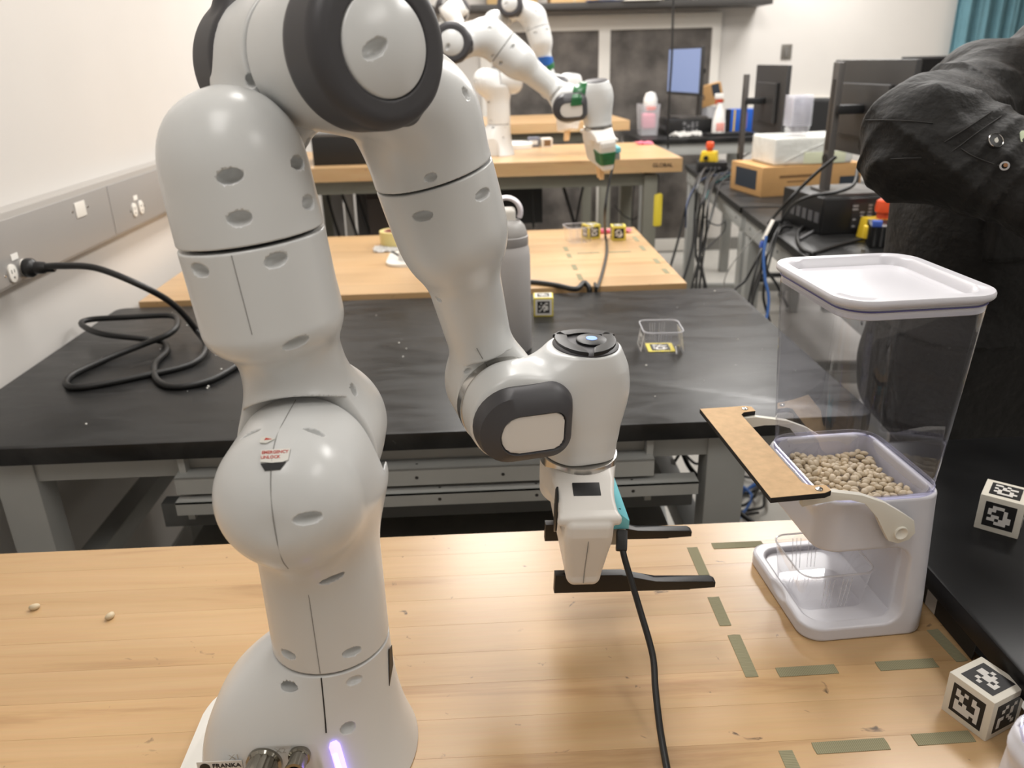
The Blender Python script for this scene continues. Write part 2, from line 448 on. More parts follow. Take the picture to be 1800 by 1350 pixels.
def f_hand(P):
    x, y, z = P[..., 0], P[..., 1], P[..., 2]
    ay = np.abs(y)
    hw = 0.0262-0.0075*np.clip((z-0.02)/0.060, 0, 1)
    yl = 0.103-0.012*np.clip((z-0.01)/0.06, 0, 1)
    q = np.stack([np.abs(x)-hw+0.009, ay-yl+0.009, np.abs(z-0.038)-0.047+0.009], -1)
    low = np.sqrt((np.maximum(q, 0)**2).sum(-1))+np.minimum(q.max(-1), 0)-0.009
    zt = -0.030+0.017*np.clip((ay-0.035)/0.05, 0, 1)**1.3
    hw2 = 0.0345-0.0035*np.sin(np.clip((ay-0.045)/0.05, 0, 1)*PI)
    zb = -0.0005
    q = np.stack([np.abs(x)-hw2+0.005, ay-0.0985+0.005, np.abs(z-(zt+zb)*0.5)-(zb-zt)*0.5+0.005], -1)
    up = np.sqrt((np.maximum(q, 0)**2).sum(-1))+np.minimum(q.max(-1), 0)-0.005
    neck = d_cyl(P, (0, 0, -0.029), (0, 0, 0.015), 0.0425, 0.003)
    up = smin(up, neck, 0.014)
    d = smin(low, up, 0.002)
    groove = np.maximum(np.abs(z-0.004)-0.0006, -(np.abs(x)-hw2+0.001))
    return d
HQ = 0.0016
LINK_FN = {0: (f_link0, (-0.145, -0.1, -0.004), (0.082, 0.1, 0.145)), 1: (f_link1, (-0.07, -0.132, -0.198), (0.07, 0.064, 0.07)),
    2: (f_link2, (-0.07, -0.2, -0.066), (0.07, 0.07, 0.13)), 3: (f_link3, (-0.064, -0.064, -0.125), (0.152, 0.115, 0.07)),
    4: (f_link4, (-0.145, -0.07, -0.064), (0.07, 0.13, 0.094)), 5: (f_link5, (-0.064, -0.064, -0.264), (0.064, 0.092, 0.058)),
    6: (f_link6, (-0.058, -0.08, -0.056), (0.142, 0.068, 0.076)), 7: (f_hand, (-0.05, -0.11, -0.034), (0.05, 0.11, 0.092))}
LINK_ME = {}
def link_mesh(i):
    if i not in LINK_ME:
        fn, lo, hi = LINK_FN[i]
        LINK_ME[i] = sdf_mesh('robot_shell', fn, lo, hi, HQ)
    return LINK_ME[i]
DHP = [(0, 0, .333), (0, -PI/2, 0), (0, PI/2, .316), (.0825, PI/2, 0), (-.0825, -PI/2, .384), (0, PI/2, 0), (.088, PI/2, 0)]
def fk(q):
    T = Matrix.Identity(4); out = [T.copy()]
    for (a, al, d), th in zip(DHP, q):
        ca, sa, ct, st = math.cos(al), math.sin(al), math.cos(th), math.sin(th)
        T = T @ Matrix(((ct, -st, 0, a), (st*ca, ct*ca, -sa, -d*sa), (st*sa, ct*sa, ca, d*ca), (0, 0, 0, 1)))
        out.append(T.copy())
    return out
def panel_outline(x0, x1, y0, y1, rl, rr, n=9):
    # D-shaped loop: big radius on the left, small on the right
    P = []
    for cx, cy, a, r in ((x1-rr, y1-rr, 0, rr), (x0+rl, y1-rl, 90, rl), (x0+rl, y0+rl, 180, rl), (x1-rr, y0+rr, 270, rr)):
        for i in range(n+1):
            t = rad(a+90*i/n); P.append((cx+r*math.cos(t), cy+r*math.sin(t)))
    return P
def b_ringband(bm, A, B, za, zb):
    # band between two outlines with equal counts
    va = [bm.verts.new((x, y, za)) for x, y in A]; vb = [bm.verts.new((x, y, zb)) for x, y in B]
    n = len(A)
    for i in range(n): bm.faces.new((va[i], va[(i+1) % n], vb[(i+1) % n], vb[i]))
    return va, vb
def f_cap(P):
    x, y, z = P[..., 0], P[..., 1], P[..., 2]
    d = smax(d_sph(P, (0, 0, 0.0394), 0.0726), np.sqrt(x*x+y*y)-0.0358, 0.002)
    d = smax(d, 0.080-z, 0.001)
    return pockets(d, P, [((0.0150, -0.0010, 0.1100), (0.97, 0.22, 0), (0.2, -0.02, 0.98), 0.0102, 0.0056, 0.0075)])
def f_elbow_ring(P):
    x, y, z = P[..., 0], P[..., 1], P[..., 2]
    r = np.sqrt(x*x+y*y)
    d = d_cyl(P, (0, 0, 0.054), (0, 0, 0.103), 0.0572, 0.012)
    # lip that runs out towards the forearm, with slots
    ca_ = lambda a, r, zz: (r*math.cos(rad(a)), r*math.sin(rad(a)), zz)
    lip = smin(d_cap(P, ca_(148, 0.047, 0.078), ca_(128, 0.0500, 0.078), 0.010, 0.0115), d_cap(P, ca_(128, 0.0500, 0.078), ca_(110, 0.0555, 0.076), 0.0115, 0.0095), 0.004)
    d = smin(d, lip, 0.012)
    for a in (126, 143):
        d = smax(d, -d_cap(P, ca_(a-5, 0.0585, 0.0895), ca_(a+5, 0.0570, 0.0895), 0.0028), 0.0008)
    d = smax(d, 0.054-z, 0.002)
    d = smax(d, -np.maximum(r-0.0362, 0.066-z), 0.002)
    d = smax(d, -np.maximum(r-0.0538, z-0.082), 0.002)
    return d
RING_ME = {}
def ring_mesh():
    if 'm' not in RING_ME: RING_ME['m'] = sdf_mesh('elbow_ring', f_elbow_ring, (-0.07, -0.07, 0.048), (0.07, 0.07, 0.108), 0.0016)
    return RING_ME['m']
def text_mesh_early(body, size, bold=False, ext=0.0003):
    cu = bpy.data.curves.new("text", "FONT"); cu.body = body; cu.size = size; cu.extrude = ext; cu.align_x = "CENTER"; cu.align_y = "CENTER"
    if bold: cu.offset = size*0.02
    cu.resolution_u = 3
    o = bpy.data.objects.new("text", cu); COL.objects.link(o)
    dg = bpy.context.evaluated_depsgraph_get(); dg.update()
    me = bpy.data.meshes.new_from_object(o.evaluated_get(dg))
    bpy.data.objects.remove(o, do_unlink=True)
    return me
SHARED = {}
def shared(key, fn):
    if key not in SHARED: SHARED[key] = fn()
    return SHARED[key]
def lathe_me(prof, n=44, M=None):
    bm = bmesh.new(); b_lathe(bm, prof, n, M); return bm_mesh(bm, 'lathe', 40)
def robot(label, loc, yaw, q, detail, group='robot arms on the workbenches', hand=True, tape=None):
    root = thing('robot_arm', label, 'robot arm', loc, yaw, group)
    T = fk(q)
    def add(name, me, m, Mx, par=root):
        if par is root: o = mesh_obj(name, me, m, root, Mx)
        else: o = mesh_obj(name, me, m, par, Mx)
        return o
    names = ['base_housing', 'column_housing', 'shoulder_housing', 'upper_arm_housing', 'elbow_housing', 'forearm_housing', 'wrist_housing']
    parts = [add(names[i], link_mesh(i), M_SHELL, T[i]) for i in range(7)]
    # dark cores that show as the joint gaps
    core = shared('core', lambda: lathe_me([(0, -0.005), (0.047, -0.005), (0.047, 0.005), (0, 0.005)]))
    for (i, Mx) in ((0, TR(0, 0, 0.1405)), (2, TR(0, -0.1945, 0) @ RX(PI/2)), (4, TR(-0.0825, 0.1242, 0) @ RX(PI/2))):
        add('joint_gap', core, M_DARK, Mx, parts[i])
    # elbow: charcoal ring and white caps on both ends
    capm = shared('cap', lambda: sdf_mesh('elbow_cap', f_cap, (-0.04, -0.04, 0.076), (0.04, 0.04, 0.116), 0.0014))
    rg = add('elbow_ring', ring_mesh(), M_GREY, T[4])
    add('elbow_cap', capm, M_SHELL, Matrix.Identity(4), rg)
    Mb = T[3] @ TR(0.0825, -0.010, 0) @ RX(-PI/2) @ RZ(PI*0.75)
    rg2 = add('elbow_ring', ring_mesh(), M_GREY, Mb)
    add('elbow_cap', capm, M_SHELL, Matrix.Identity(4), rg2)
    # wrist: steel ring, charcoal loop panel with white inlay
    ringm = shared('wring', lambda: lathe_me([(0.0495, -0.0150), (0.0514, -0.0140), (0.0514, -0.0010), (0.0500, 0.0), (0.046, 0.0), (0.046, -0.0150), (0.0495, -0.0150)]))
    add('steel_ring', ringm, M_CHROME, T[6])
    def panel():
        bm = bmesh.new(); n = 9
        O = panel_outline(-0.046, 0.060, -0.043, 0.040, 0.041, 0.026, n)
        O2 = panel_outline(-0.044, 0.055, -0.038, 0.034, 0.0355, 0.022, n)
        I2 = panel_outline(-0.024, 0.047, -0.029, 0.016, 0.0215, 0.013, n)
        I = panel_outline(-0.0225, 0.0455, -0.0275, 0.0145, 0.0200, 0.0115, n)
        va, vb = b_ringband(bm, O, O, 0.050, 0.058)
        b_ringband(bm, O, O2, 0.058, 0.0705); b_ringband(bm, O2, I2, 0.0705, 0.0755); b_ringband(bm, I2, I, 0.0755, 0.071)
        bm.faces.new(va[::-1])
        bmesh.ops.remove_doubles(bm, verts=bm.verts, dist=1e-5)
        return bm_mesh(bm, 'panel', 50)
    wp = add('wrist_loop_panel', shared('panel', panel), M_GREY, T[6] @ TR(-0.002, 0.001, -0.0145))
    def inlay():
        bm = bmesh.new(); b_prism(bm, panel_outline(-0.0223, 0.0453, -0.0273, 0.0143, 0.0198, 0.0113, 9), 0.06, 0.0738, 0.0012)
        return bm_mesh(bm, 'inlay', 40)
    add('wrist_inlay', shared('inlay', inlay), M_HANDW, Matrix.Identity(4), wp)
    def backcap(): return lathe_me([(0.043, 0), (0.0425, 0.006), (0.036, 0.011), (0, 0.012)])
    add('wrist_back_cap', shared('backcap', backcap), M_GREY, T[5] @ TR(0, 0.0815, 0) @ RX(-PI/2))
    # pilot button disc on top of the last joint
    disc = shared('disc', lambda: lathe_me([(0, -0.0645), (0.028, -0.0652), (0.033, -0.0645), (0.0358, -0.0625), (0.0358, -0.058), (0, -0.058)]))
    pd = add('button_disc', disc, M_GREY, T[7])
    if detail:
        btn = shared('btn', lambda: lathe_me([(0, -0.0685), (0.0145, -0.0685), (0.0165, -0.0675), (0.0165, -0.063), (0, -0.063)]))
        bd = add('round_button', btn, M_BLACKP, TR(0.006, 0.0, 0), pd)
        add('button_lens', shared('lens', lambda: lathe_me([(0, -0.0692), (0.006, -0.069), (0.0065, -0.0675), (0, -0.0675)])), emit('blue_button_glow', (0.25, 0.42, 0.95), 0.35), Matrix.Identity(4), bd)
        def wedge():
            bm = bmesh.new(); P = []
            for i in range(9): a = rad(-62+124*i/8); P.append((0.0325*math.cos(a), 0.0385*math.sin(a)))
            for i in range(9): a = rad(52-104*i/8); P.append((0.0205*math.cos(a), 0.0245*math.sin(a)))
            b_prism(bm, P, -0.0675, -0.063, 0.0012); return bm_mesh(bm, 'wedge', 40)
        for a in (20, 160, 270):
            add('curved_button', shared('wedge', wedge), M_BLACKP, RZ(rad(a)), pd)
    fl = shared('flange', lambda: lathe_me([(0, 0.0685), (0.0420, 0.0685), (0.0440, 0.069), (0.0440, 0.079), (0.0425, 0.080), (0, 0.080)]))
    add('flange_ring', fl, M_CHROME, T[7])
    if hand:
        TH = T[7] @ TR(0, 0, 0.107)
        hd = add('gripper_body', link_mesh(7), M_HANDW, TH)
        parts.append(hd)
    return root, T, parts
R1_YAW = 0.0
ROB1 = dict(q=[-0.00809-R1_YAW, -0.09878, 0.74613, -2.95098, 0.47290, 2.84419, 0.0])
# hand yaw: finger opening runs along the depth of the bench
_T = fk(ROB1['q']); _Z = Matrix.Rotation(R1_YAW, 4, 'Z'); _x7 = (_Z @ _T[7]).to_3x3()
# want hand x axis (thickness) along world X
_v = _x7.inverted() @ Vector((1, 0.03, 0)); ROB1['q'][6] = math.atan2(_v.y, _v.x)
rob1, T1, P1 = robot('large white robot arm with charcoal joint rings on the front wooden workbench', (0, 0, 0), R1_YAW, ROB1['q'], True)
# ------------------------------------------------------------------ details of the near robot arm
def seam(i, pts, r=0.0004, m=None):
    return tube('shell_seam', pts, r, m or M_SEAM, P1[i], 5, 5)
seam(1, [(0, -0.0105, 0.0585), (0, -0.0471, 0.0586), (0, -0.0775, 0.0568), (0, -0.0969, 0.0473), (0, -0.1077, 0.0338), (0, -0.1139, 0.0137), (0, -0.1141, -0.0107), (0, -0.1086, -0.0321), (0, -0.098, -0.047)])
seam(1, [(0, -0.0556, -0.090), (0, -0.0549, -0.105), (0, -0.0549, -0.15), (0, -0.0549, -0.190)])
seam(0, [(0, -0.0552, 0.1385), (0, -0.0575, 0.1218), (0, -0.0614, 0.099), (0, -0.0651, 0.0838)], 0.0007, M_DARK)
seam(2, [(0, -0.192, -0.0562), (0, -0.1748, -0.0562), (0, -0.1556, -0.0562), (0, -0.132, -0.0562)])
seam(3, [(0.001, -0.0526, -0.0755), (0.0, -0.0545, -0.095), (0.0, -0.0558, -0.117)], 0.0004)
seam(5, [(0.0114, 0.0034, -0.075), (0.0089, 0.0037, -0.0614), (0.0044, 0.0125, -0.0448)], 0.0005)
hd1 = P1[7]
seam(7, [(-0.001, 0.1010, -0.002), (-0.001, 0.1012, 0.0216), (-0.001, 0.0937, 0.057), (-0.001, 0.0914, 0.078)], 0.0005)
# dark recess on the elbow cap
_cap = [c for c in rob1.children if c.name.startswith('elbow_ring')][0]
tag(_cap, label='charcoal rubber elbow ring with slotted edge')
# mounting plate, side connectors, status light, maker's label
M_MPLATE = mat('white_mounting_plate', (232, 229, 222), rough=0.4)
prism('mounting_plate', rrect(-0.158, 0.0, -0.092, 0.092, 0.05, 8), 0.0, 0.010, M_MPLATE, rob1, 0.002)
b0 = P1[0]
def sideM(x, y, z, tilt=0.0, yaw=0.0): return TR(x, y, z) @ RZ(yaw) @ RX(PI/2-tilt)
M_NICKEL = mat('nickel_connector', (150, 146, 136), rough=0.2, metal=1.0)
def knurled():
    bm = bmesh.new(); n = 48
    prof = [(0.0, 0.0), (0.0145, 0.0), (0.0145, 0.004), (0.0128, 0.006), (0.0128, 0.024), (0.0112, 0.026), (0.0095, 0.026), (0.0090, 0.020), (0, 0.020)]
    b_lathe(bm, prof, n)
    for v in bm.verts:
        r = math.hypot(v.co.x, v.co.y)
        if 0.0125 < r < 0.0130:
            k = round(math.atan2(v.co.y, v.co.x)/(2*PI)*n)
            if k % 4 == 0: v.co.x *= 0.93; v.co.y *= 0.93
    return bm_mesh(bm, 'conn', 30)
c1 = mesh_obj('round_connector', knurled(), M_NICKEL, b0, sideM(-0.0575, -0.0715, 0.059, 0.15) @ Matrix.Scale(1.12, 4))
tag(c1, label='large knurled metal connector')
c2 = mesh_obj('round_connector', lathe_me([(0, 0), (0.0092, 0), (0.0092, 0.004), (0.0076, 0.005), (0.0076, 0.019), (0.0085, 0.0195), (0.0085, 0.022), (0.006, 0.022), (0.0055, 0.010), (0, 0.010)], 28), M_NICKEL, b0, sideM(-0.0245, -0.0715, 0.066, 0.15) @ Matrix.Scale(1.08, 4))
tag(c2, label='small threaded metal connector')
lathe('socket_hole', [(0, 0.0112), (0.0056, 0.0112)], M_DARK, c2, 20)
lathe('socket_hole', [(0, 0.0208), (0.0092, 0.0208)], M_DARK, c1, 20)
# X2 mark beside the small connector
mesh_obj('port_mark', text_mesh_early('X2', 0.0085), mat('embossed_mark', (180, 178, 172), rough=0.4), b0, sideM(-0.0415, -0.0714, 0.0715))
mesh_obj('port_mark', text_mesh_early('X1', 0.0085), mat('embossed_mark', (180, 178, 172), rough=0.4), b0, sideM(-0.084, -0.0714, 0.0665))
lb = box('maker_label', (0, 0, 0), (0.050, 0.020, 0.0006), mat('silver_label', (226, 224, 220), rough=0.35), b0, 0, 2, None, sideM(-0.0985, -0.0716, 0.0545) @ Matrix.Scale(0.82, 4))
lathe('label_emblem', [(0, 0.0008), (0.0058, 0.0008), (0.0058, 0)], M_BLACKP, lb, 24, None, TR(-0.0165, 0.002, 0))
mesh_obj('label_lettering', text_mesh_early('FRANKA', 0.0082, True), M_BLACKP, lb, TR(0.0075, 0.0035, 0.0005))
st = []
for k in range(12):
    a = k/11; st.append((0.0055+0.010*a, -0.0660-0.0135*a**1.2, 0.0735-0.045*a))
sl = tube('status_light', st, [0.0030]+[0.0052]*10+[0.0035], emit('violet_status_glow', (0.36, 0.26, 1.0), 3.2), b0, 10, 1)
core2 = tube('light_core', [(p[0], p[1]-0.0040, p[2]) for p in st[2:7]], 0.0024, emit('pink_light_core', (1.0, 0.62, 0.86), 5.0), sl, 8, 1)
# warning triangle on the side of the base
prism('warning_mark', [(0, 0.012), (-0.010, -0.024), (0.006, -0.012), (0.008, 0.010)], 0, 0.0006, M_BLACKP, b0, 0, 2, None, TR(0.0552, -0.010, 0.117) @ RZ(rad(79)) @ RX(PI/2))
# emergency unlock sticker with a tear and the keyhole slot
nrm = Vector((0.02, -0.60, 0.80)).normalized()
Ms = Matrix.Translation((0.0013, -0.0943, 0.0492)) @ nrm.to_track_quat('Z', 'Y').to_matrix().to_4x4()
stk = prism('unlock_sticker', [(-0.0100, 0.0055), (0.0075, 0.0060), (0.0115, 0.0062), (0.0105, -0.0035), (0.004, -0.0060), (-0.0095, -0.0042)], -0.0002, 0.0003, mat('sticker_film', (222, 220, 212), rough=0.3), P1[1], 0, 2, None, Ms)
M_RED = mat('red_print', (196, 62, 46), rough=0.5)
mesh_obj('sticker_lettering', text_mesh_early('EMERGENCY', 0.0034, True), M_RED, stk, TR(0.0005, 0.0032, 0.0003))
mesh_obj('sticker_lettering', text_mesh_early('UNLOCK', 0.0034, True), M_RED, stk, TR(-0.0025, -0.0008, 0.0003))
prism('unlock_slot', [(-0.0095, 0.0), (0.009, 0.0005), (0.005, -0.0052), (-0.006, -0.0055)], -0.0008, 0.0004, M_DARK, P1[1], 0, 2, None, Ms @ TR(0, -0.0055, 0) @ RX(rad(8)))
prism('sticker_scrap', [(-0.006, -0.002), (-0.001, -0.003), (0.005, 0.001), (-0.001, 0.004), (-0.006, 0.003)], -0.0002, 0.0003, mat('sticker_film', (222, 220, 212)), P1[1], 0, 2, None, Ms @ TR(-0.006, 0.0145, -0.0018) @ RX(rad(-14)))
prism('scrap_print', [(-0.003, 0.0), (0.003, 0.0005), (-0.002, 0.0022)], -0.0001, 0.0005, M_RED, P1[1], 0, 2, None, Ms @ TR(-0.006, 0.0145, -0.0018) @ RX(rad(-14)))
# pocket and slots on the elbow cap
# hand: label window, side grip, carriage, printed fingers, camera with bracket
box('gripper_window', (0, 0, 0), (0.030, 0.017, 0.0020), M_BLACKP, hd1, 0.0006, 2, None, TR(0.001, 0.060, -0.0232) @ RX(rad(24)))
bm = bmesh.new(); b_prism(bm, [(0.000, -0.030), (0.010, -0.022), (0.012, 0.0), (0.010, 0.018), (0.002, 0.030), (-0.006, 0.022), (-0.008, 0.0), (-0.005, -0.022)], 0, 0.0022, 0.0009)
mesh_obj('side_grip', bm_mesh(bm, 'grip', 40), M_BLACKP, hd1, TR(-0.0305, 0.062, 0.000) @ RY(-PI/2) @ RZ(PI/2))
def finger():
    bm = bmesh.new()
    P = [(-0.034, -0.012), (0.045, -0.011), (0.085, 0.001), (0.152, 0.001), (0.157, 0.004), (0.157, 0.011), (0.128, 0.011), (0.127, 0.0135), (-0.034, 0.0135)]
    b_prism(bm, P, -0.0055, 0.0055, 0.0012); return bm_mesh(bm, 'finger', 40)
fme = finger()
for s in (1, -1):
    f = mesh_obj('finger', fme, M_BLACKP, hd1, TR(0.007, s*0.0505, 0.1075) @ RX(PI/2) @ Matrix.Scale(1, 4))
    tag(f, label='long black printed gripper finger')
    box('finger_carriage', (0.0, -0.017, 0), (0.016, 0.012, 0.010), M_CHROME, f, 0.001)
    lathe('finger_screw', [(0, 0.004), (0.0025, 0.0035), (0.003, 0)], M_CHROME, f, 12, None, TR(-0.021, -0.013, 0) @ RX(PI/2))
M_TEAL = mat('teal_printed_plastic', (112, 190, 200), rough=0.5)
br = prism('camera_bracket', [(0.024, 0.010), (0.036, 0.010), (0.055, 0.026), (0.055, 0.037), (0.024, 0.037)], -0.045, 0.050, M_TEAL, hd1, 0.0012, 2, None, RX(PI/2) @ Matrix.Scale(1, 4) @ Matrix(((1, 0, 0, 0), (0, 1, 0, 0), (0, 0, -1, 0), (0, 0, 0, 1))))
lathe('bracket_screw', [(0, 0.002), (0.003, 0.002), (0.0035, 0)], M_DARK, br, 12, None, TR(0.0435, 0.0185, 0.036) @ RX(rad(-50)))
cm = prism('camera_body', rrect(0.0235, 0.0545, -0.0125, 0.0125, 0.0105, 6), -0.045, 0.044, mat('brushed_aluminium', (168, 168, 164), rough=0.4, metal=0.4), hd1, 0.0015, 2, None, TR(0, 0, 0.050) @ RX(PI/2) @ Matrix(((1, 0, 0, 0), (0, 1, 0, 0), (0, 0, -1, 0), (0, 0, 0, 1))))
# ------------------------------------------------------------------ room shell
def struct(name, c, s, m, bev=0.0):
    return tag(box(name, c, s, m, bev=bev), kind='structure')
M_WALL = mat('painted_wall_warm_white', (212, 208, 203), rough=0.6, noise=0.03, nscale=3, bump=0.05, bscale=180)
M_FLOOR = mat('pale_vinyl_floor', (206, 203, 196), rough=0.35, noise=0.08, nscale=6)
M_CEIL = mat('ceiling_white', (228, 226, 220), rough=0.8)
WX0, WX1, WY0, WY1 = -0.875, 4.4, -2.4, 5.9
H = CEIL_Z-FLOOR_Z; ZM = (CEIL_Z+FLOOR_Z)/2
struct('floor', ((WX0+WX1)/2, (WY0+WY1)/2, FLOOR_Z-0.05), (WX1-WX0+0.4, WY1-WY0+0.4, 0.1), M_FLOOR)
struct('ceiling', ((WX0+WX1)/2, (WY0+WY1)/2, CEIL_Z+0.05), (WX1-WX0+0.4, WY1-WY0+0.4, 0.1), M_CEIL)
struct('wall_left', (WX0-0.06, (WY0+WY1)/2, ZM), (0.12, WY1-WY0+0.24, H), M_WALL)
struct('wall_right', (WX1+0.06, (WY0+WY1)/2, ZM), (0.12, WY1-WY0+0.24, H), M_WALL)
struct('wall_back', ((WX0+WX1)/2, WY1+0.06, ZM), (WX1-WX0, 0.12, H), M_WALL)
struct('wall_front', ((WX0+WX1)/2, WY0-0.06, ZM), (WX1-WX0, 0.12, H), M_WALL)
M_BASEB = mat('grey_vinyl_baseboard', (120, 118, 114), rough=0.5)
struct('baseboard_left', (WX0+0.005, (WY0+WY1)/2, FLOOR_Z+0.05), (0.01, WY1-WY0, 0.1), M_BASEB)
struct('baseboard_back', ((WX0+WX1)/2, WY1-0.005, FLOOR_Z+0.05), (WX1-WX0, 0.01, 0.1), M_BASEB)
# ceiling lamps: housing with diffuser around each light, the two added fill lamps included
M_LAMPF = mat('lamp_housing_white', (235, 235, 232), rough=0.5)
M_DIFF = emit('lamp_diffuser', (1.0, 0.96, 0.9), 2.0)
for i, (lx, ly) in enumerate(LAMPS):
    t = thing('ceiling_lamp', 'flat ceiling lamp above ' + ['the near end of the front workbench', 'the black lab table', 'the third workbench', 'the table right of the camera', 'the person in the jacket', 'the right hand computer desks', 'the farthest workbench, added to brighten the back wall', 'the blue curtain, added to brighten the curtain and back wall'][i], 'lamp', (lx, ly, CEIL_Z), 0, 'ceiling lamps')
    bm = bmesh.new()
    for c, s in (((-0.29, 0, -0.02), (0.03, 1.21, 0.04)), ((0.29, 0, -0.02), (0.03, 1.21, 0.04)), ((0, -0.59, -0.02), (0.55, 0.03, 0.04)), ((0, 0.59, -0.02), (0.55, 0.03, 0.04))):
        b_box(bm, c, s)
    mesh_obj('lamp_frame', bm_mesh(bm), M_LAMPF, t)
    box('diffuser', (0, 0, -0.02), (0.55, 1.15, 0.012), M_DIFF, t)
# grey raceway with sockets on the left wall
M_RACE = mat('grey_painted_raceway', (178, 174, 169), rough=0.42, metal=0.1)
M_RACE2 = mat('raceway_cover_grey', (160, 157, 154), rough=0.40, metal=0.1)
M_SOCK = mat('white_socket_plastic', (236, 232, 224), rough=0.35)
M_SLOT = mat('socket_slot_dark', (40, 38, 36), rough=0.6)
RW = -0.828
rc = thing('cable_raceway', 'long grey metal cable raceway with power sockets along the left wall', 'raceway', (RW, 1.9, 0.31))
box('raceway_body', (-0.024, 0, 0), (0.046, 4.6, 0.150), M_RACE, rc, 0.004)
edges = [-0.95, 0.32-0.69+0.01, 1.54, 2.85, 4.18]
for a, b in zip(edges, edges[1:]):
    box('raceway_cover', (0.0008, (a+b)/2-1.9, -0.004), (0.004, b-a-0.003, 0.128), M_RACE2, rc, 0.0012)
def socket_pair(y, z, plates=True):
    for k in (-1, 1):
        prof = rrect(-0.017, 0.017, -0.014, 0.014, 0.012, 5)
        Mx = TR(0.0026, y-1.9+k*0.0235, z-0.31) @ RY(PI/2) @ RZ(PI/2)
        s = prism('socket', rrect(-0.0145, 0.0145, -0.019, 0.019, 0.0135, 5), 0, 0.004, M_SOCK, rc, 0.001, 2, None, Mx)
        for c, sz in (((-0.005, 0.004, 0.0041), (0.002, 0.008, 0.0006)), ((0.005, 0.004, 0.0041), (0.002, 0.007, 0.0006)), ((0, -0.009, 0.0041), (0.004, 0.004, 0.0006))):
            box('socket_slot', c, sz, M_SLOT, s)
    lb = box('socket_label', (0.0034, y-1.9, z-0.31+0.030), (0.0008, 0.026, 0.013), mat('label_paper', (240, 238, 232), rough=0.6), rc)
    for k in range(5):
        box('label_print', (0.0006, -0.009+k*0.0045, 0), (0.0004, 0.0028, 0.006), mat('label_ink', (90, 88, 86), rough=0.7), lb)
    for k in (-1, 1):
        lathe('cover_screw', [(0, 0.0015), (0.003, 0.0012), (0.0035, 0)], M_CHROME, rc, 10, None, TR(0.0028, y-1.9+k*0.048, z-0.31) @ RY(PI/2))
socket_pair(1.057, 0.264); socket_pair(1.700, 0.285)
dp = box('data_plate', (0.0034, 1.376-1.9, 0.338-0.31), (0.003, 0.052, 0.036), M_SOCK, rc, 0.001)
for k in (-1, 1):
    box('data_port', (0.0018, k*0.012, -0.002), (0.0012, 0.006, 0.012), M_SLOT, dp)
box('plate_print', (0.0017, 0, 0.012), (0.0004, 0.022, 0.003), mat('label_ink', (90, 88, 86)), dp)
for k in (-1, 1):
    lathe('cover_screw', [(0, 0.0015), (0.003, 0.0012), (0.0035, 0)], M_CHROME, rc, 10, None, TR(0.0028, 1.376-1.9+k*0.040, 0.338-0.31) @ RY(PI/2))
# back wall: framed grille panels, long shelf, trunking, switch, curtain
M_FRAME = mat('white_panel_frame', (226, 222, 215), rough=0.5)
def grille_mat():
    t = NT('perforated_dark_grille'); t.set(Roughness=0.55, Metallic=0.3)
    tc = t.n('ShaderNodeTexCoord'); vo = t.n('ShaderNodeTexVoronoi', i_Scale=75.0, i_Randomness=0.0)
    t.l(tc, 'Object', vo, 'Vector')
    mr = t.n('ShaderNodeMapRange'); mr.inputs[1].default_value = 0.30; mr.inputs[2].default_value = 0.42; mr.inputs[3].default_value = 0.0; mr.inputs[4].default_value = 1.0
    t.l(vo, 0, mr, 0)
    nz = t.n('ShaderNodeTexNoise', i_Scale=5.0, i_Detail=3.0); t.l(tc, 'Object', nz, 'Vector')
    rp = t.n('ShaderNodeValToRGB'); rp.color_ramp.elements[0].color = srgb(74, 70, 67); rp.color_ramp.elements[1].color = srgb(122, 116, 111)
    rp.color_ramp.elements[0].position = 0.35; rp.color_ramp.elements[1].position = 0.7
    t.l(nz, 0, rp, 0)
    mx = t.n('ShaderNodeMix', data_type='RGBA'); mx.inputs[6].default_value = srgb(30, 28, 27)
    t.l(mr, 0, mx, 0); t.l(rp, 0, mx, 7); t.l(mx, 2, t.b, 'Base Color')
    return t.m
M_GRILLE = grille_mat()
fr = thing('grille_frame', 'white frame on the back wall holding two dark perforated grilles', 'wall panel', (1.13, 5.9, 0.0))
for x0, x1 in ((0.18, 0.331), (1.079, 1.166), (1.940, 2.006)):
    box('frame_post', ((x0+x1)/2-1.13, -0.02, 0.05), (x1-x0, 0.04, 1.80), M_FRAME, fr, 0.002)
box('frame_rail', (1.093-1.13, -0.02, 0.90), (1.826, 0.041, 0.106), M_FRAME, fr, 0.002)
box('frame_rail', (1.093-1.13, -0.02, -0.80), (1.826, 0.041, 0.10), M_FRAME, fr, 0.002)
for x0, x1 in ((0.331, 1.079), (1.166, 1.940)):
    box('grille_panel', ((x0+x1)/2-1.13, -0.012, 0.05), (x1-x0, 0.012, 1.60), M_GRILLE, fr)
M_SHELFB = mat('dark_shelf_laminate', (58, 56, 54), rough=0.5)
sh = thing('wall_shelf', 'long dark wall shelf above the grilles, loaded with boxes', 'shelf', (1.0, 5.9, 1.02))
box('shelf_board', (-0.05, -0.17, -0.018), (2.66, 0.34, 0.042), M_SHELFB, sh, 0.003)
for k in ():
    prism('shelf_bracket', [(-0.28, 0), (0, 0), (0, -0.12)], -0.012, 0.012, M_SHELFB, sh, 0, 2, None, TR(k+0.1, 0, -0.04) @ RZ(PI/2) @ RX(PI/2) @ RY(0))
tk = thing('wall_trunking', 'white cable trunking low on the back wall behind the monitors', 'trunking', (3.3, 5.9, 0.275))
box('trunking_body', (0, -0.025, 0), (2.1, 0.05, 0.115), mat('trunking_white', (222, 218, 210), rough=0.4), tk, 0.004)
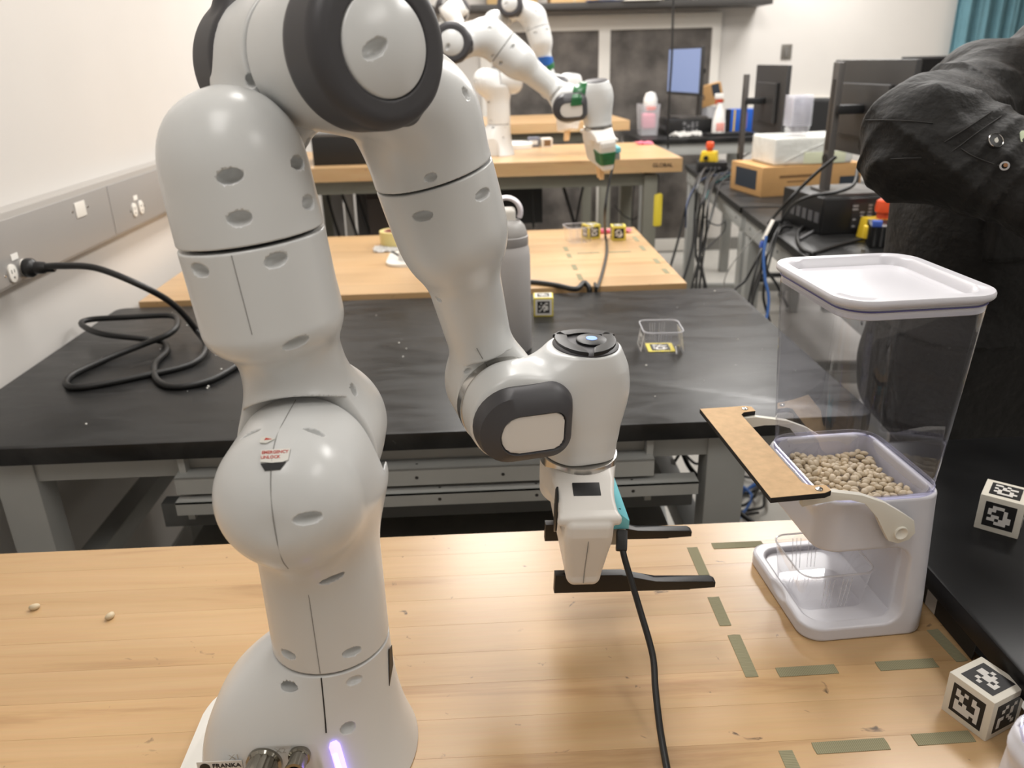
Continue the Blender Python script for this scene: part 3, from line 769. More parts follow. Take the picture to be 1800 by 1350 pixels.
box('trunking_lid', (0, -0.052, 0), (2.1, 0.006, 0.085), mat('trunking_white', (222, 218, 210)), tk, 0.002)
sw = thing('wall_switch', 'small grey wall switch plate above the monitors', 'switch', (2.534, 5.9, 0.663))
box('switch_plate', (0, -0.004, 0), (0.082, 0.008, 0.108), mat('steel_plate', (140, 136, 130), rough=0.35, metal=0.7), sw, 0.002)
box('rocker', (0, -0.010, 0), (0.034, 0.008, 0.066), mat('switch_grey', (105, 102, 98), rough=0.5), sw, 0.002)
def curtain():
    bm = bmesh.new(); n = 90; rows = []
    for zi in range(2):
        row = []
        for i in range(n):
            x = i/(n-1)*0.62; z = -1.38 if zi == 0 else 0.95
            y = -0.07+0.028*math.sin(x*52+0.6*math.sin(x*17))+0.012*math.sin(x*131)
            row.append(bm.verts.new((x, y, z)))
        rows.append(row)
    for i in range(n-1): bm.faces.new((rows[0][i], rows[0][i+1], rows[1][i+1], rows[1][i]))
    r = bmesh.ops.solidify(bm, geom=list(bm.faces), thickness=0.003)
    return bm_mesh(bm, 'curtain', 60)
cu = thing('curtain', 'light blue hanging curtain at the right end of the back wall', 'curtain', (3.78, 5.9, 0.62))
mesh_obj('curtain_cloth', curtain(), mat('blue_curtain_cloth', (140, 190, 204), rough=0.65, noise=0.1, nscale=8), cu)
tube('curtain_rod', [(-0.05, -0.07, 0.97), (0.6, -0.07, 0.97)], 0.012, M_CHROME, cu, smooth=False)
# ------------------------------------------------------------------ workbenches and desks
def wood_mat():
    t = NT('maple_butcher_block'); t.set(Roughness=0.33, Coat_Weight=0.30, Coat_Roughness=0.22)
    oi = t.n('ShaderNodeObjectInfo'); tc = t.n('ShaderNodeTexCoord')
    ad = t.n('ShaderNodeVectorMath', operation='ADD'); t.l(tc, 'Object', ad, 0)
    cb = t.n('ShaderNodeCombineXYZ'); ml = t.n('ShaderNodeMath', operation='MULTIPLY'); ml.inputs[1].default_value = 37.0
    t.l(oi, 'Random', ml, 0); t.l(ml, 0, cb, 0); t.l(ml, 0, cb, 2); t.l(cb, 0, ad, 1)
    mp = t.n('ShaderNodeMapping'); mp.inputs['Scale'].default_value = (1.6, 22.0, 14.0); t.l(ad, 0, mp, 0)
    n1 = t.n('ShaderNodeTexNoise', i_Scale=1.0, i_Detail=6.0, i_Roughness=0.6, i_Distortion=0.4); t.l(mp, 0, n1, 'Vector')
    mp2 = t.n('ShaderNodeMapping'); mp2.inputs['Scale'].default_value = (14.0, 380.0, 60.0); t.l(ad, 0, mp2, 0)
    n2 = t.n('ShaderNodeTexNoise', i_Scale=1.0, i_Detail=2.0); t.l(mp2, 0, n2, 'Vector')
    rp = t.n('ShaderNodeValToRGB'); e = rp.color_ramp.elements
    e[0].position = 0.22; e[0].color = srgb(160, 118, 74); e[1].position = 0.70; e[1].color = srgb(213, 177, 132)
    m = e.new(0.42); m.color = srgb(203, 165, 118)
    t.l(n1, 0, rp, 0)
    # per-stave tone
    hs = t.n('ShaderNodeHueSaturation'); mr = t.n('ShaderNodeMapRange'); mr.inputs[3].default_value = 0.90; mr.inputs[4].default_value = 1.04
    t.l(oi, 'Random', mr, 0); t.l(mr, 0, hs, 'Value'); t.l(rp, 0, hs, 'Color')
    mx = t.n('ShaderNodeMix', data_type='RGBA', blend_type='MULTIPLY'); mx.inputs[0].default_value = 0.10
    t.l(hs, 0, mx, 6); t.l(n2, 1, mx, 7)
    # dark scuffs and pencil-like marks
    n3 = t.n('ShaderNodeTexNoise', i_Scale=34.0, i_Detail=4.0, i_Distortion=1.2); t.l(ad, 0, n3, 'Vector')
    r3 = t.n('ShaderNodeMapRange'); r3.inputs[1].default_value = 0.70; r3.inputs[2].default_value = 0.77; t.l(n3, 0, r3, 0)
    mx2 = t.n('ShaderNodeMix', data_type='RGBA'); mx2.inputs[7].default_value = srgb(96, 76, 56); t.l(r3, 0, mx2, 0); t.l(mx, 2, mx2, 6)
    t.l(mx2, 2, t.b, 'Base Color')
    rr = t.n('ShaderNodeMapRange'); rr.inputs[3].default_value = 0.26; rr.inputs[4].default_value = 0.46; t.l(n1, 0, rr, 0); t.l(rr, 0, t.b, 'Roughness')
    return t.m
def black_top_mat():
    t = NT('black_resin_top'); t.set(Roughness=0.34)
    t.b.inputs['Specular IOR Level'].default_value = 0.28
    tc = t.n('ShaderNodeTexCoord')
    mp = t.n('ShaderNodeMapping'); mp.inputs['Scale'].default_value = (3.0, 9.0, 3.0); t.l(tc, 'Object', mp, 0)
    n1 = t.n('ShaderNodeTexNoise', i_Scale=2.0, i_Detail=7.0, i_Roughness=0.65, i_Distortion=0.8); t.l(mp, 0, n1, 'Vector')
    rp = t.n('ShaderNodeValToRGB'); e = rp.color_ramp.elements
    e[0].position = 0.4; e[0].color = srgb(27, 27, 27); e[1].position = 0.78; e[1].color = srgb(56, 56, 56)
    t.l(n1, 0, rp, 0)
    n2 = t.n('ShaderNodeTexNoise', i_Scale=26.0, i_Detail=3.0, i_Distortion=2.0); t.l(tc, 'Object', n2, 'Vector')
    r2 = t.n('ShaderNodeMapRange'); r2.inputs[1].default_value = 0.735; r2.inputs[2].default_value = 0.78; r2.inputs[4].default_value = 0.4; t.l(n2, 0, r2, 0)
    mx = t.n('ShaderNodeMix', data_type='RGBA'); mx.inputs[7].default_value = srgb(190, 190, 188); t.l(r2, 0, mx, 0); t.l(rp, 0, mx, 6)
    t.l(mx, 2, t.b, 'Base Color')
    rr = t.n('ShaderNodeMapRange'); rr.inputs[1].default_value = 0.3; rr.inputs[2].default_value = 0.7; rr.inputs[3].default_value = 0.27; rr.inputs[4].default_value = 0.45; t.l(n1, 0, rr, 0); t.l(rr, 0, t.b, 'Roughness')
    return t.m
M_WOOD = wood_mat(); M_BTOP = black_top_mat()
M_OLIVE = mat('olive_grey_steel_frame', (128, 127, 116), rough=0.45, noise=0.06, nscale=12)
M_STEEL = mat('grey_painted_steel_frame', (168, 169, 166), rough=0.45, noise=0.08, nscale=10)
M_DKSTEEL = mat('dark_grey_steel', (84, 85, 84), rough=0.5)
def bench(label, x0, x1, y0, y1, z, thick=0.044, nst=15, rz=0.0, frame=M_OLIVE, shelf=True):
    cx, cy = (x0+x1)/2, (y0+y1)/2; L, Wd = x1-x0, y1-y0
    t = thing('workbench', label, 'workbench', (cx, cy, FLOOR_Z), rz, 'wooden workbenches')
    hz = z-FLOOR_Z
    top = bpy.data.objects.new('tabletop', None); link(top, t); top.empty_display_size = 0.02
    w = Wd/nst
    bm = bmesh.new(); b_box(bm, (0, 0, 0), (L, w-0.00006, thick), 0.00014, 1); me = bm_mesh(bm, 'stave', 40)
    for k in range(nst):
        mesh_obj('plank', me, M_WOOD, top, TR(0, -Wd/2+w*(k+0.5), hz-thick/2))
    fz = hz-thick
    lx, ly = L/2-0.13, Wd/2-0.07
    for sx in (-1, 1):
        for sy in (-1, 1):
            box('leg', (sx*lx, sy*ly, (fz-0.03)/2+0.015), (0.062, 0.062, fz-0.03), frame, t, 0.004)
            lathe('foot', [(0, 0), (0.022, 0), (0.022, 0.012), (0.01, 0.016), (0.01, 0.02), (0, 0.02)], M_DKSTEEL, t, 14, None, TR(sx*lx, sy*ly, 0))
    for sy in (-1, 1):
        box('apron', (0, sy*ly, fz-0.032), (2*lx-0.062, 0.03, 0.062), frame, t, 0.003)
        box('stretcher', (0, sy*ly, 0.20), (2*lx-0.062, 0.03, 0.045), frame, t, 0.003)
    for sx in (-1, 1):
        box('side_apron', (sx*lx, 0, fz-0.032), (0.03, 2*ly-0.062, 0.062), frame, t, 0.003)
        box('side_stretcher', (sx*lx, 0, 0.20), (0.03, 2*ly-0.062, 0.045), frame, t, 0.003)
    return t
bench('front wooden workbench carrying the large robot arm and the bean dispenser', -0.85, 0.712, -0.38, 0.385, 0.0)
bench('second wooden workbench with yellow marker cubes near its right end', -0.812, 0.732, 1.555, 2.385, 0.05, nst=16)
w3 = bench('third wooden workbench with dark printed lettering on its thick front edge', -0.79, 1.058, 3.0, 3.76, 0.23, thick=0.06)
bench('farthest wooden workbench in front of the dark grilles', -0.40, 1.02, 4.20, 4.96, 0.31, thick=0.055, rz=rad(3))
def text_mesh(body, size, ext=0.0003, bold=False):
    cu = bpy.data.curves.new('text', 'FONT'); cu.body = body; cu.size = size; cu.extrude = ext; cu.align_x = 'CENTER'; cu.align_y = 'CENTER'
    if bold: cu.offset = size*0.02
    cu.resolution_u = 3
    o = bpy.data.objects.new('text', cu); COL.objects.link(o)
    dg = bpy.context.evaluated_depsgraph_get(); dg.update()
    me = bpy.data.meshes.new_from_object(o.evaluated_get(dg))
    bpy.data.objects.remove(o, do_unlink=True)
    return me
M_INK = mat('dark_brown_stamp_ink', (48, 34, 22), rough=0.7)
mesh_obj('bench_lettering', text_mesh('GLOBAL', 0.024, 0.0004, True), M_INK, w3, TR(0.835, -0.3807, 0.23-FLOOR_Z-0.030) @ RX(PI/2))
# black resin table between the first two benches
bt = thing('lab_table', 'black resin topped lab table with grey steel frame between the two nearest workbenches', 'table', (0, 0, FLOOR_Z))
BX0, BX1, BY0, BY1, BZ = -0.862, 0.856, 0.655, 1.533, 0.04
prism('table_top', rrect(BX0, BX1, BY0, BY1, 0.025, 4), BZ-0.034-FLOOR_Z, BZ-FLOOR_Z, M_BTOP, bt, 0.002)
hz = BZ-0.034-FLOOR_Z
for x in (-0.71, 0.60):
    for y in (0.715, 1.47):
        box('leg', (x, y, hz/2), (0.075, 0.06, hz-0.004), M_STEEL, bt, 0.004)
box('apron', (-0.005, 0.705, hz-0.026), (1.62, 0.03, 0.05), M_STEEL, bt, 0.002)
box('apron', (-0.005, 1.48, hz-0.026), (1.62, 0.03, 0.05), M_STEEL, bt, 0.002)
for x in (-0.72, 0.61): box('side_apron', (x, 1.09, hz-0.026), (0.03, 0.72, 0.05), M_STEEL, bt, 0.002)
box('modesty_panel', (-0.02, 1.455, -0.39-FLOOR_Z), (1.26, 0.006, 0.30), mat('galvanised_panel', (128, 128, 124), rough=0.5, metal=0.2, noise=0.2, nscale=14), bt)
def channel(name, x0, x1, y, z, d, hgt, m, par):
    bm = bmesh.new()
    b_box(bm, ((x0+x1)/2, y, z-0.002), (x1-x0, d, 0.004)); b_box(bm, ((x0+x1)/2, y-d/2+0.002, z-hgt/2), (x1-x0, 0.004, hgt)); b_box(bm, ((x0+x1)/2, y+d/2-0.002, z-hgt/2), (x1-x0, 0.004, hgt))
    o = mesh_obj(name, bm_mesh(bm), m, par)
    for k in range(5):
        xx = x0+0.12+(x1-x0-0.24)*k/4
        lathe('bolt_hole', [(0, 0.0002), (0.0024, 0.0002), (0.0026, 0)], M_SLOT, o, 10, None, TR(xx, y, z))
        lathe('bolt_hole', [(0, 0.0002), (0.0032, 0.0002), (0.0034, 0)], M_SLOT, o, 10, None, TR(xx, y-d/2, z-hgt*0.55) @ RX(PI/2))
    return o
F = -FLOOR_Z
channel('rail', -0.41, 0.455, 0.667, -0.028+F, 0.036, 0.034, M_STEEL, bt)
channel('rail', -0.41, 0.535, 0.652, -0.070+F, 0.036, 0.026, M_STEEL, bt)
box('rail', (0.04, 0.70, -0.125+F), (1.0, 0.03, 0.05), M_DKSTEEL, bt, 0.002)
for x in (-0.40, 0.45): box('rail_bracket', (x, 0.683, -0.06+F), (0.012, 0.03, 0.13), M_STEEL, bt)
prism('lower_shelf', rrect(-0.46, 0.52, 0.60, 1.30, 0.01, 2), -0.262+F, -0.252+F, mat('scratched_steel_shelf', (150, 149, 145), rough=0.38, metal=0.35, noise=0.25, nscale=9, rnoise=0.1), bt)
for x in (-0.71, 0.60):
    bm = bmesh.new(); b_box(bm, (0, 0, 0), (0.05, 0.62, 0.05), 0.003)
    mesh_obj('side_rail', bm_mesh(bm, 'r', 40), M_STEEL, bt, TR(x, 1.09, -0.33+F))
    bm = bmesh.new(); b_box(bm, (0, 0, 0), (0.045, 0.86, 0.045), 0.003)
    mesh_obj('brace', bm_mesh(bm, 'r', 40), M_STEEL, bt, TR(x+0.005, 1.09, -0.60+F) @ RX(rad(-28 if x < 0 else 28)))
# grey computer desks running along the right
def desk(label, ox, oy, rz, L, Dp, z, legs=True):
    t = thing('computer_desk', label, 'desk', (ox, oy, FLOOR_Z), rz, 'black topped computer desks')
    hz = z-FLOOR_Z
    prism('desk_top', rrect(0, Dp, 0, L, 0.012, 3), hz-0.028, hz, M_BTOP, t, 0.002)
    box('front_rail', (0.03, L/2, hz-0.064), (0.035, L-0.04, 0.07), M_STEEL, t, 0.003)
    box('back_rail', (Dp-0.03, L/2, hz-0.064), (0.035, L-0.04, 0.07), M_STEEL, t, 0.003)
    for y in (0.05, L-0.05):
        box('leg', (0.05, y, hz/2-0.015), (0.06, 0.07, hz-0.03), M_STEEL, t, 0.004)
        box('leg', (Dp-0.05, y, hz/2-0.015), (0.06, 0.07, hz-0.03), M_STEEL, t, 0.004)
        box('side_rail', (Dp/2, y, hz-0.064), (Dp-0.16, 0.04, 0.07), M_STEEL, t, 0.003)
        box('foot_rail', (Dp/2, y, 0.16), (Dp-0.16, 0.04, 0.05), M_STEEL, t, 0.003)
    box('lower_rail', (Dp-0.05, L/2, 0.40), (0.03, L-0.17, 0.05), M_STEEL, t, 0.003)
    for k in range(4):
        lathe('bolt', [(0, 0.003), (0.006, 0.002), (0.007, 0)], M_DKSTEEL, t, 10, None, TR(0.0125, 0.12+k*(L-0.24)/3, hz-0.064) @ RY(-PI/2))
    return t
desk('long black topped desk with the large computer and brown box, near the dispenser', 1.126, 1.22, -rad(4.8), 1.50, 0.76, 0.05)
desk('black topped desk with the emergency stop beside the third workbench', 1.253, 2.74, -rad(4.8), 1.50, 0.76, 0.05)
fd = thing('computer_desk', 'far black topped desk with the lit monitor in front of the grille', 'desk', (1.14, 4.43, FLOOR_Z), 0, 'black topped computer desks')
prism('desk_top', rrect(0, 0.86, 0, 0.80, 0.012, 3), 0.15-FLOOR_Z, 0.18-FLOOR_Z, M_BTOP, fd, 0.002)
box('apron', (0.43, 0.03, 0.115-FLOOR_Z), (0.80, 0.03, 0.07), M_STEEL, fd, 0.003)
for x in (0.05, 0.81):
    for y in (0.05, 0.75): box('leg', (x, y, (0.15-FLOOR_Z)/2), (0.06, 0.06, 0.148-FLOOR_Z), M_STEEL, fd, 0.004)
# raised black slab at the right of the front bench
rs = thing('lab_table', 'black resin table whose edge overhangs the right end of the front workbench', 'table', (0, 0, FLOOR_Z))
prism('table_top', rrect(0.684, 1.55, -0.55, 0.50, 0.01, 3), 0.040-FLOOR_Z, 0.066-FLOOR_Z, mat('black_table_top_dark', (17, 17, 18), rough=0.36, spec=0.22, noise=0.3, nscale=7, rnoise=0.06), rs, 0.0025)
for x in (0.80, 1.48):
    for y in (-0.48, 0.42): box('leg', (x, y, (0.04-FLOOR_Z)/2), (0.06, 0.06, 0.039-FLOOR_Z), M_STEEL, rs, 0.004)
box('apron', (1.14, -0.48, 0.01-FLOOR_Z), (0.62, 0.03, 0.055), M_STEEL, rs, 0.002)
box('apron', (1.14, 0.42, 0.01-FLOOR_Z), (0.62, 0.03, 0.055), M_STEEL, rs, 0.002)
# ------------------------------------------------------------------ bean dispensers
M_WPL = mat('white_dispenser_plastic', (212, 211, 217), rough=0.28)
M_LEV = mat('cream_lever_plastic', (226, 222, 210), rough=0.45)
M_CLEAR = glass('clear_hopper_plastic', (0.93, 0.93, 0.96), 0.02, 1.45, 0.008)
M_BOWL = glass('frosted_bowl_plastic', (0.86, 0.85, 0.92), 0.12, 1.4, 0.38)
M_RIM = glass('clear_rim_violet', (0.72, 0.72, 0.9), 0.05, 1.5, 0.12)
def f_disp(P):
    x, y, z = P[..., 0], P[..., 1], P[..., 2]
    def rb(x0, x1, y0, y1, z0, z1, r): return None
    # outer body, waisted
    hx = 0.077-0.0065*np.clip((z-0.02)/0.16, 0, 1); hy = 0.0915-0.006*np.clip((z-0.02)/0.15, 0, 1)
    q = np.stack([np.abs(x)-hx+0.026, np.abs(y)-hy+0.026], -1)
    side = np.sqrt((np.maximum(q, 0)**2).sum(-1))+np.minimum(q.max(-1), 0)-0.026
    body = smax(side, np.abs(z-0.093)-0.093, 0.004)
    # opening towards -x between the tray and the chute
    op = d_box(P, (-0.054, 0, 0.0705), (0.186, 0.40, 0.103), 0.022)
    d = smax(body, -op, 0.004)
    # chute: slanted belly under the hopper
    def hull(P):
        a = d_pl(P, (-0.077, 0, 0.172), (-0.80, 0, -0.60))
        b = d_pl(P, (0, 0, 0.100), (0.06, 0, -1.0))
        c = np.maximum(np.abs(y)-0.074, z-0.18); e = np.maximum(x-0.045, -0.120-x)
        return smax(smax(a, b, 0.03), np.maximum(c, e), 0.02)
    d = smin(d, hull(P), 0.006)
    # shallow catch tray pressed into the foot
    q = np.stack([np.abs(x+0.010)-0.054+0.022, np.abs(y)-0.076+0.022], -1)
    tr = np.sqrt((np.maximum(q, 0)**2).sum(-1))+np.minimum(q.max(-1), 0)-0.022
    d = smax(d, -np.maximum(tr, 0.0125-z), 0.004) if True else d
    # inside of the upper part is hollow for the bowl
    d = smax(d, -np.maximum(np.maximum(np.abs(x)-0.062, np.abs(y)-0.074), 0.135-z), 0.004)
    # finger notch at the front of the foot
    d = smax(d, -d_ell(P, (-0.079, -0.01, 0.020), (0.008, 0.022, 0.009)), 0.003)
    return d
DISP = {}
def loft(name, sections, m, parent, close_bottom=False, thick=0.0):
    # sections: list of (outline, z)
    bm = bmesh.new(); rows = []
    for O, z in sections: rows.append([bm.verts.new((x, y, z)) for x, y in O])
    n = len(rows[0])
    for a, b in zip(rows, rows[1:]):
        for i in range(n): bm.faces.new((a[i], a[(i+1) % n], b[(i+1) % n], b[i]))
    if close_bottom: bm.faces.new(rows[0][::-1])
    if thick > 0: bmesh.ops.solidify(bm, geom=list(bm.faces), thickness=thick)
    return mesh_obj(name, bm_mesh(bm, name, 40), m, parent)
def dispenser(label, loc, rz, lever=True):
    t = thing('bean_dispenser', label, 'dispenser', loc, rz, 'bean dispensers')
    if 'body' not in DISP: DISP['body'] = sdf_mesh('dispenser_body', f_disp, (-0.128, -0.1, -0.004), (0.085, 0.1, 0.192), 0.0022)
    mesh_obj('dispenser_body', DISP['body'], M_WPL, t)
    HZ0, HZ1 = 0.187, 0.404
    S = []
    for k in range(9):
        a = k/8; z = HZ0+(HZ1-HZ0)*a
        hx = 0.0690+(0.0820-0.0690)*a**0.9; hy = 0.0825+(0.0930-0.0825)*a**0.9
        S.append((rrect(-hx, hx, -hy, hy, 0.030+0.004*a, 6), z))
    hop = loft('hopper', S, M_CLEAR, t)
    # frosted feed bowl inside the body, with a clear violet rim
    bw = loft('feed_bowl', [(rrect(-0.035, 0.035, -0.04, 0.04, 0.02, 6), 0.138), (rrect(-0.056, 0.056, -0.066, 0.066, 0.025, 6), 0.150), (rrect(-0.0655, 0.0655, -0.079, 0.079, 0.03, 6), 0.186)], M_BOWL, t, True)
    loft('bowl_rim', [(rrect(-0.0660, 0.0660, -0.0795, 0.0795, 0.03, 6), 0.185), (rrect(-0.0708, 0.0708, -0.0842, 0.0842, 0.032, 6), 0.185), (rrect(-0.0708, 0.0708, -0.0842, 0.0842, 0.032, 6), 0.1905), (rrect(-0.0690, 0.0690, -0.0825, 0.0825, 0.03, 6), 0.1905)], M_RIM, t)
    # lid: rim, sunken field, collar
    a = lambda d, r: rrect(-0.0870+d, 0.0870-d, -0.0980+d, 0.0980-d, r, 7)
    ld = loft('lid', [(a(0.008, 0.030), 0.3985), (a(0.0065, 0.032), 0.3995), (a(0.0065, 0.032), 0.4105), (a(0.0020, 0.034), 0.4125), (a(0.0, 0.036), 0.4150), (a(0.0, 0.036), 0.4188), (a(0.0012, 0.035), 0.4206), (a(0.0125, 0.028), 0.4210), (a(0.0155, 0.026), 0.4185), (a(0.0195, 0.024), 0.4110), (a(0.032, 0.02), 0.4102)], M_WPL, t)
    bm = bmesh.new(); bm.faces.new([bm.verts.new((x, y, 0.4102)) for x, y in a(0.032, 0.02)]); mesh_obj('lid_field', bm_mesh(bm), M_WPL, ld)
    loft('lid_gasket', [(a(0.0058, 0.032), 0.4070), (a(0.0050, 0.032), 0.4078), (a(0.0058, 0.032), 0.4088)], mat('violet_gasket', (96, 94, 148), rough=0.4), ld)
    if lever:
        # lever arms with pivot, joined by a fibreboard plate
        prof = [(0.030, -0.058), (0.024, -0.066), (0.012, -0.070), (0.0, -0.066), (-0.008, -0.052), (-0.018, -0.034), (-0.034, -0.014), (-0.052, -0.008), (-0.070, -0.008), (-0.106, -0.013), (-0.108, 0.004), (-0.082, 0.0045), (-0.040, -0.004), (-0.012, -0.016), (0.012, -0.032), (0.026, -0.042)]
        def arm():
            bm = bmesh.new(); b_prism(bm, prof, -0.004, 0.004, 0.001); return bm_mesh(bm, 'arm', 40)
        me = arm()
        for s in (-1, 1):
            o = mesh_obj('lever_arm', me, M_LEV, t, TR(0, s*0.0965, 0.208) @ RX(PI/2))
            lathe('pivot_cap', [(0, 0.0002), (0.005, 0.0006), (0.0068, 0.0022), (0.0078, 0.0022), (0.0082, 0)], M_LEV, o, 20, None, TR(0.0125, -0.056, 0.004 if s < 0 else -0.004) @ (RX(0) if s < 0 else RX(PI)))
        pl = [(-0.150, -0.116), (-0.090, -0.114), (-0.0815, -0.110), (-0.0815, -0.099), (-0.098, -0.097), (-0.104, -0.090), (-0.104, 0.090), (-0.098, 0.097), (-0.0815, 0.099), (-0.0815, 0.112), (-0.090, 0.116), (-0.150, 0.116)]
        pt = prism('lever_plate', pl, 0.2125, 0.2185, mat('black_cut_edge', (24, 21, 20), rough=0.7), t, 0.0006)
        bm = bmesh.new(); b_prism(bm, [(x*0.997-0.0003, y*0.996) for x, y in pl], 0.2184, 0.2189)
        mesh_obj('plate_face', bm_mesh(bm), mat('tan_fibreboard', (206, 172, 130), rough=0.75, noise=0.16, nscale=90), pt)
        for y in (-0.106, 0.106):
            lathe('plate_screw', [(0, 0.0022), (0.002, 0.0022), (0.0038, 0.0012), (0.0042, 0)], M_CHROME, pt, 14, None, TR(-0.093, y, 0.2189))
    return t
DX, DY, DRZ = 0.5925, 0.213, rad(3.5)
dsp = dispenser('bean dispenser with clear hopper, white lid and tan fibreboard lever plate', (DX, DY, 0), DRZ)
dispenser('second bean dispenser, mostly cut off by the lower right corner of the picture', (0.607, -0.262, 0), rad(2), lever=False)
# ------------------------------------------------------------------ beans
def bean_mesh(seed):
    rnd = random.Random(seed); bm = bmesh.new()
    bmesh.ops.create_icosphere(bm, subdivisions=2, radius=1.0)
    for v in bm.verts:
        x, y, z = v.co
        v.co = Vector((x*0.0060*(1+0.05*rnd.random()), (y-0.22*(1-x*x)*1.0)*0.0041, z*0.0037*(1-0.1*x*x)))
    me = bm_mesh(bm, 'bean', 180)
    return me
M_BEAN = mat('cream_bean_skin', (214, 196, 164), rough=0.42, noise=0.14, nscale=160)
BEANS = [bean_mesh(k) for k in range(4)]
rnd = random.Random(7)
DM = TR(DX, DY, 0) @ RZ(DRZ)
placed = []
def try_place(n, hx, hy, dmin, zf):
    out = []; tries = 0
    while len(out) < n and tries < 60000:
        tries += 1
        x = rnd.uniform(-hx, hx); y = rnd.uniform(-hy, hy)
        if all((x-a)**2+((y-b))**2 > dmin*dmin for a, b in out): out.append((x, y))
    return out
tops = try_place(230, 0.0530, 0.0640, 0.0072, None)
for k, (x, y) in enumerate(tops):
    z = 0.1660+0.004*math.sin(x*60+1)*math.cos(y*50)+rnd.uniform(-0.0022, 0.0022)-0.10*max(0, abs(x)-0.045)-0.1*max(0, abs(y)-0.05)
    o = bpy.data.objects.new('bean', BEANS[k % 4])
    if len(BEANS[k % 4].materials) == 0: BEANS[k % 4].materials.append(M_BEAN)
    COL.objects.link(o)
    o.matrix_world = DM @ TR(x, y, z) @ Matrix.Rotation(rnd.uniform(0, 6.28), 4, 'Z') @ Matrix.Rotation(rnd.gauss(0, 0.35), 4, 'Y') @ Matrix.Rotation(rnd.gauss(0, 0.6), 4, 'X') @ Matrix.Scale(rnd.uniform(0.88, 1.1), 4)
    tag(o, 'pale cream bean in the top layer inside the dispenser bowl', 'bean', 'beans in the dispenser bowl')
bm = bmesh.new()
for x, y in try_place(210, 0.052, 0.060, 0.0075, None):
    r = bmesh.ops.create_icosphere(bm, subdivisions=1, radius=1.0)
    Mx = DM @ TR(x, y, 0.1600+rnd.uniform(-0.002, 0.001)) @ RZ(rnd.uniform(0, 6.28)) @ Matrix.Diagonal((0.006, 0.0043, 0.0036, 1))
    bmesh.ops.transform(bm, matrix=Mx, verts=r['verts'])
bf = mesh_obj('bean_fill', bm_mesh(bm, 'bean_fill', 180), M_BEAN)
tag(bf, 'lower layer of pale beans packed in the dispenser bowl', 'beans', kind='stuff')
def loose_bean(x, y, z, lab, rot):
    o = bpy.data.objects.new('bean', BEANS[1]); COL.objects.link(o); o.location = (x, y, z+0.0036); o.rotation_euler = (0.2, 0, rot); o.scale = (1.15,)*3
    tag(o, lab, 'bean', 'loose beans on the workbench')
loose_bean(-0.444, 0.251, 0, 'single pale bean on the front workbench, nearest its left end', 0.4)
loose_bean(-0.336, 0.225, 0, 'single pale bean on the front workbench, closer to the robot arm', 1.2)
# ------------------------------------------------------------------ clear trays
M_TRAY = glass('clear_tray_plastic', (0.96, 0.96, 0.97), 0.04, 1.38, 0.035)
M_TRAYR = glass('clear_tray_rim', (0.97, 0.97, 0.98), 0.06, 1.9, 0.5)
def tray(label, loc, rz, sx=0.088, sy=0.085, h=0.052, marks=False):
    t = thing('clear_tray', label, 'tray', loc, rz, 'clear plastic trays')
    s = lambda k, r: rrect(-sx/2*k, sx/2*k, -sy/2*k, sy/2*k, r, 5)
    bm = bmesh.new()
    secs = [(s(0.84, 0.012), 0.0006), (s(0.87, 0.014), 0.003), (s(0.985, 0.016), h-0.003)]
    rows = [[bm.verts.new((x, y, z)) for x, y in O] for O, z in secs]; n = len(rows[0])
    for a, b in zip(rows, rows[1:]):
        for i in range(n): bm.faces.new((a[i], a[(i+1) % n], b[(i+1) % n], b[i]))
    bm.faces.new(rows[0][::-1])
    mesh_obj('tray_wall', bm_mesh(bm, 'tray', 50), M_TRAY, t)
    bm = bmesh.new()
    P = [(x, y, h) for x, y in s(1.0, 0.017)]; P.append(P[0]); P.append(P[1])
    b_tube(bm, P, 0.0013, 6); mesh_obj('tray_rim', bm_mesh(bm, 'rim', 60), M_TRAYR, t)
    for k in range(6):
        xx = -0.018+0.0055*k+(0.006 if k > 2 else 0)
        for sy_ in (-1, 1):
            bm = bmesh.new(); b_tube(bm, [(xx*0.9, sy_*sy*0.435, 0.004), (xx, sy_*sy*0.487, h-0.006)], 0.0006, 5)
            mesh_obj('tray_rib', bm_mesh(bm, 'rib', 60), glass('clear_tray_rib', (1, 1, 1), 0.1, 1.3, 0.30, 0.1), t)
    return t
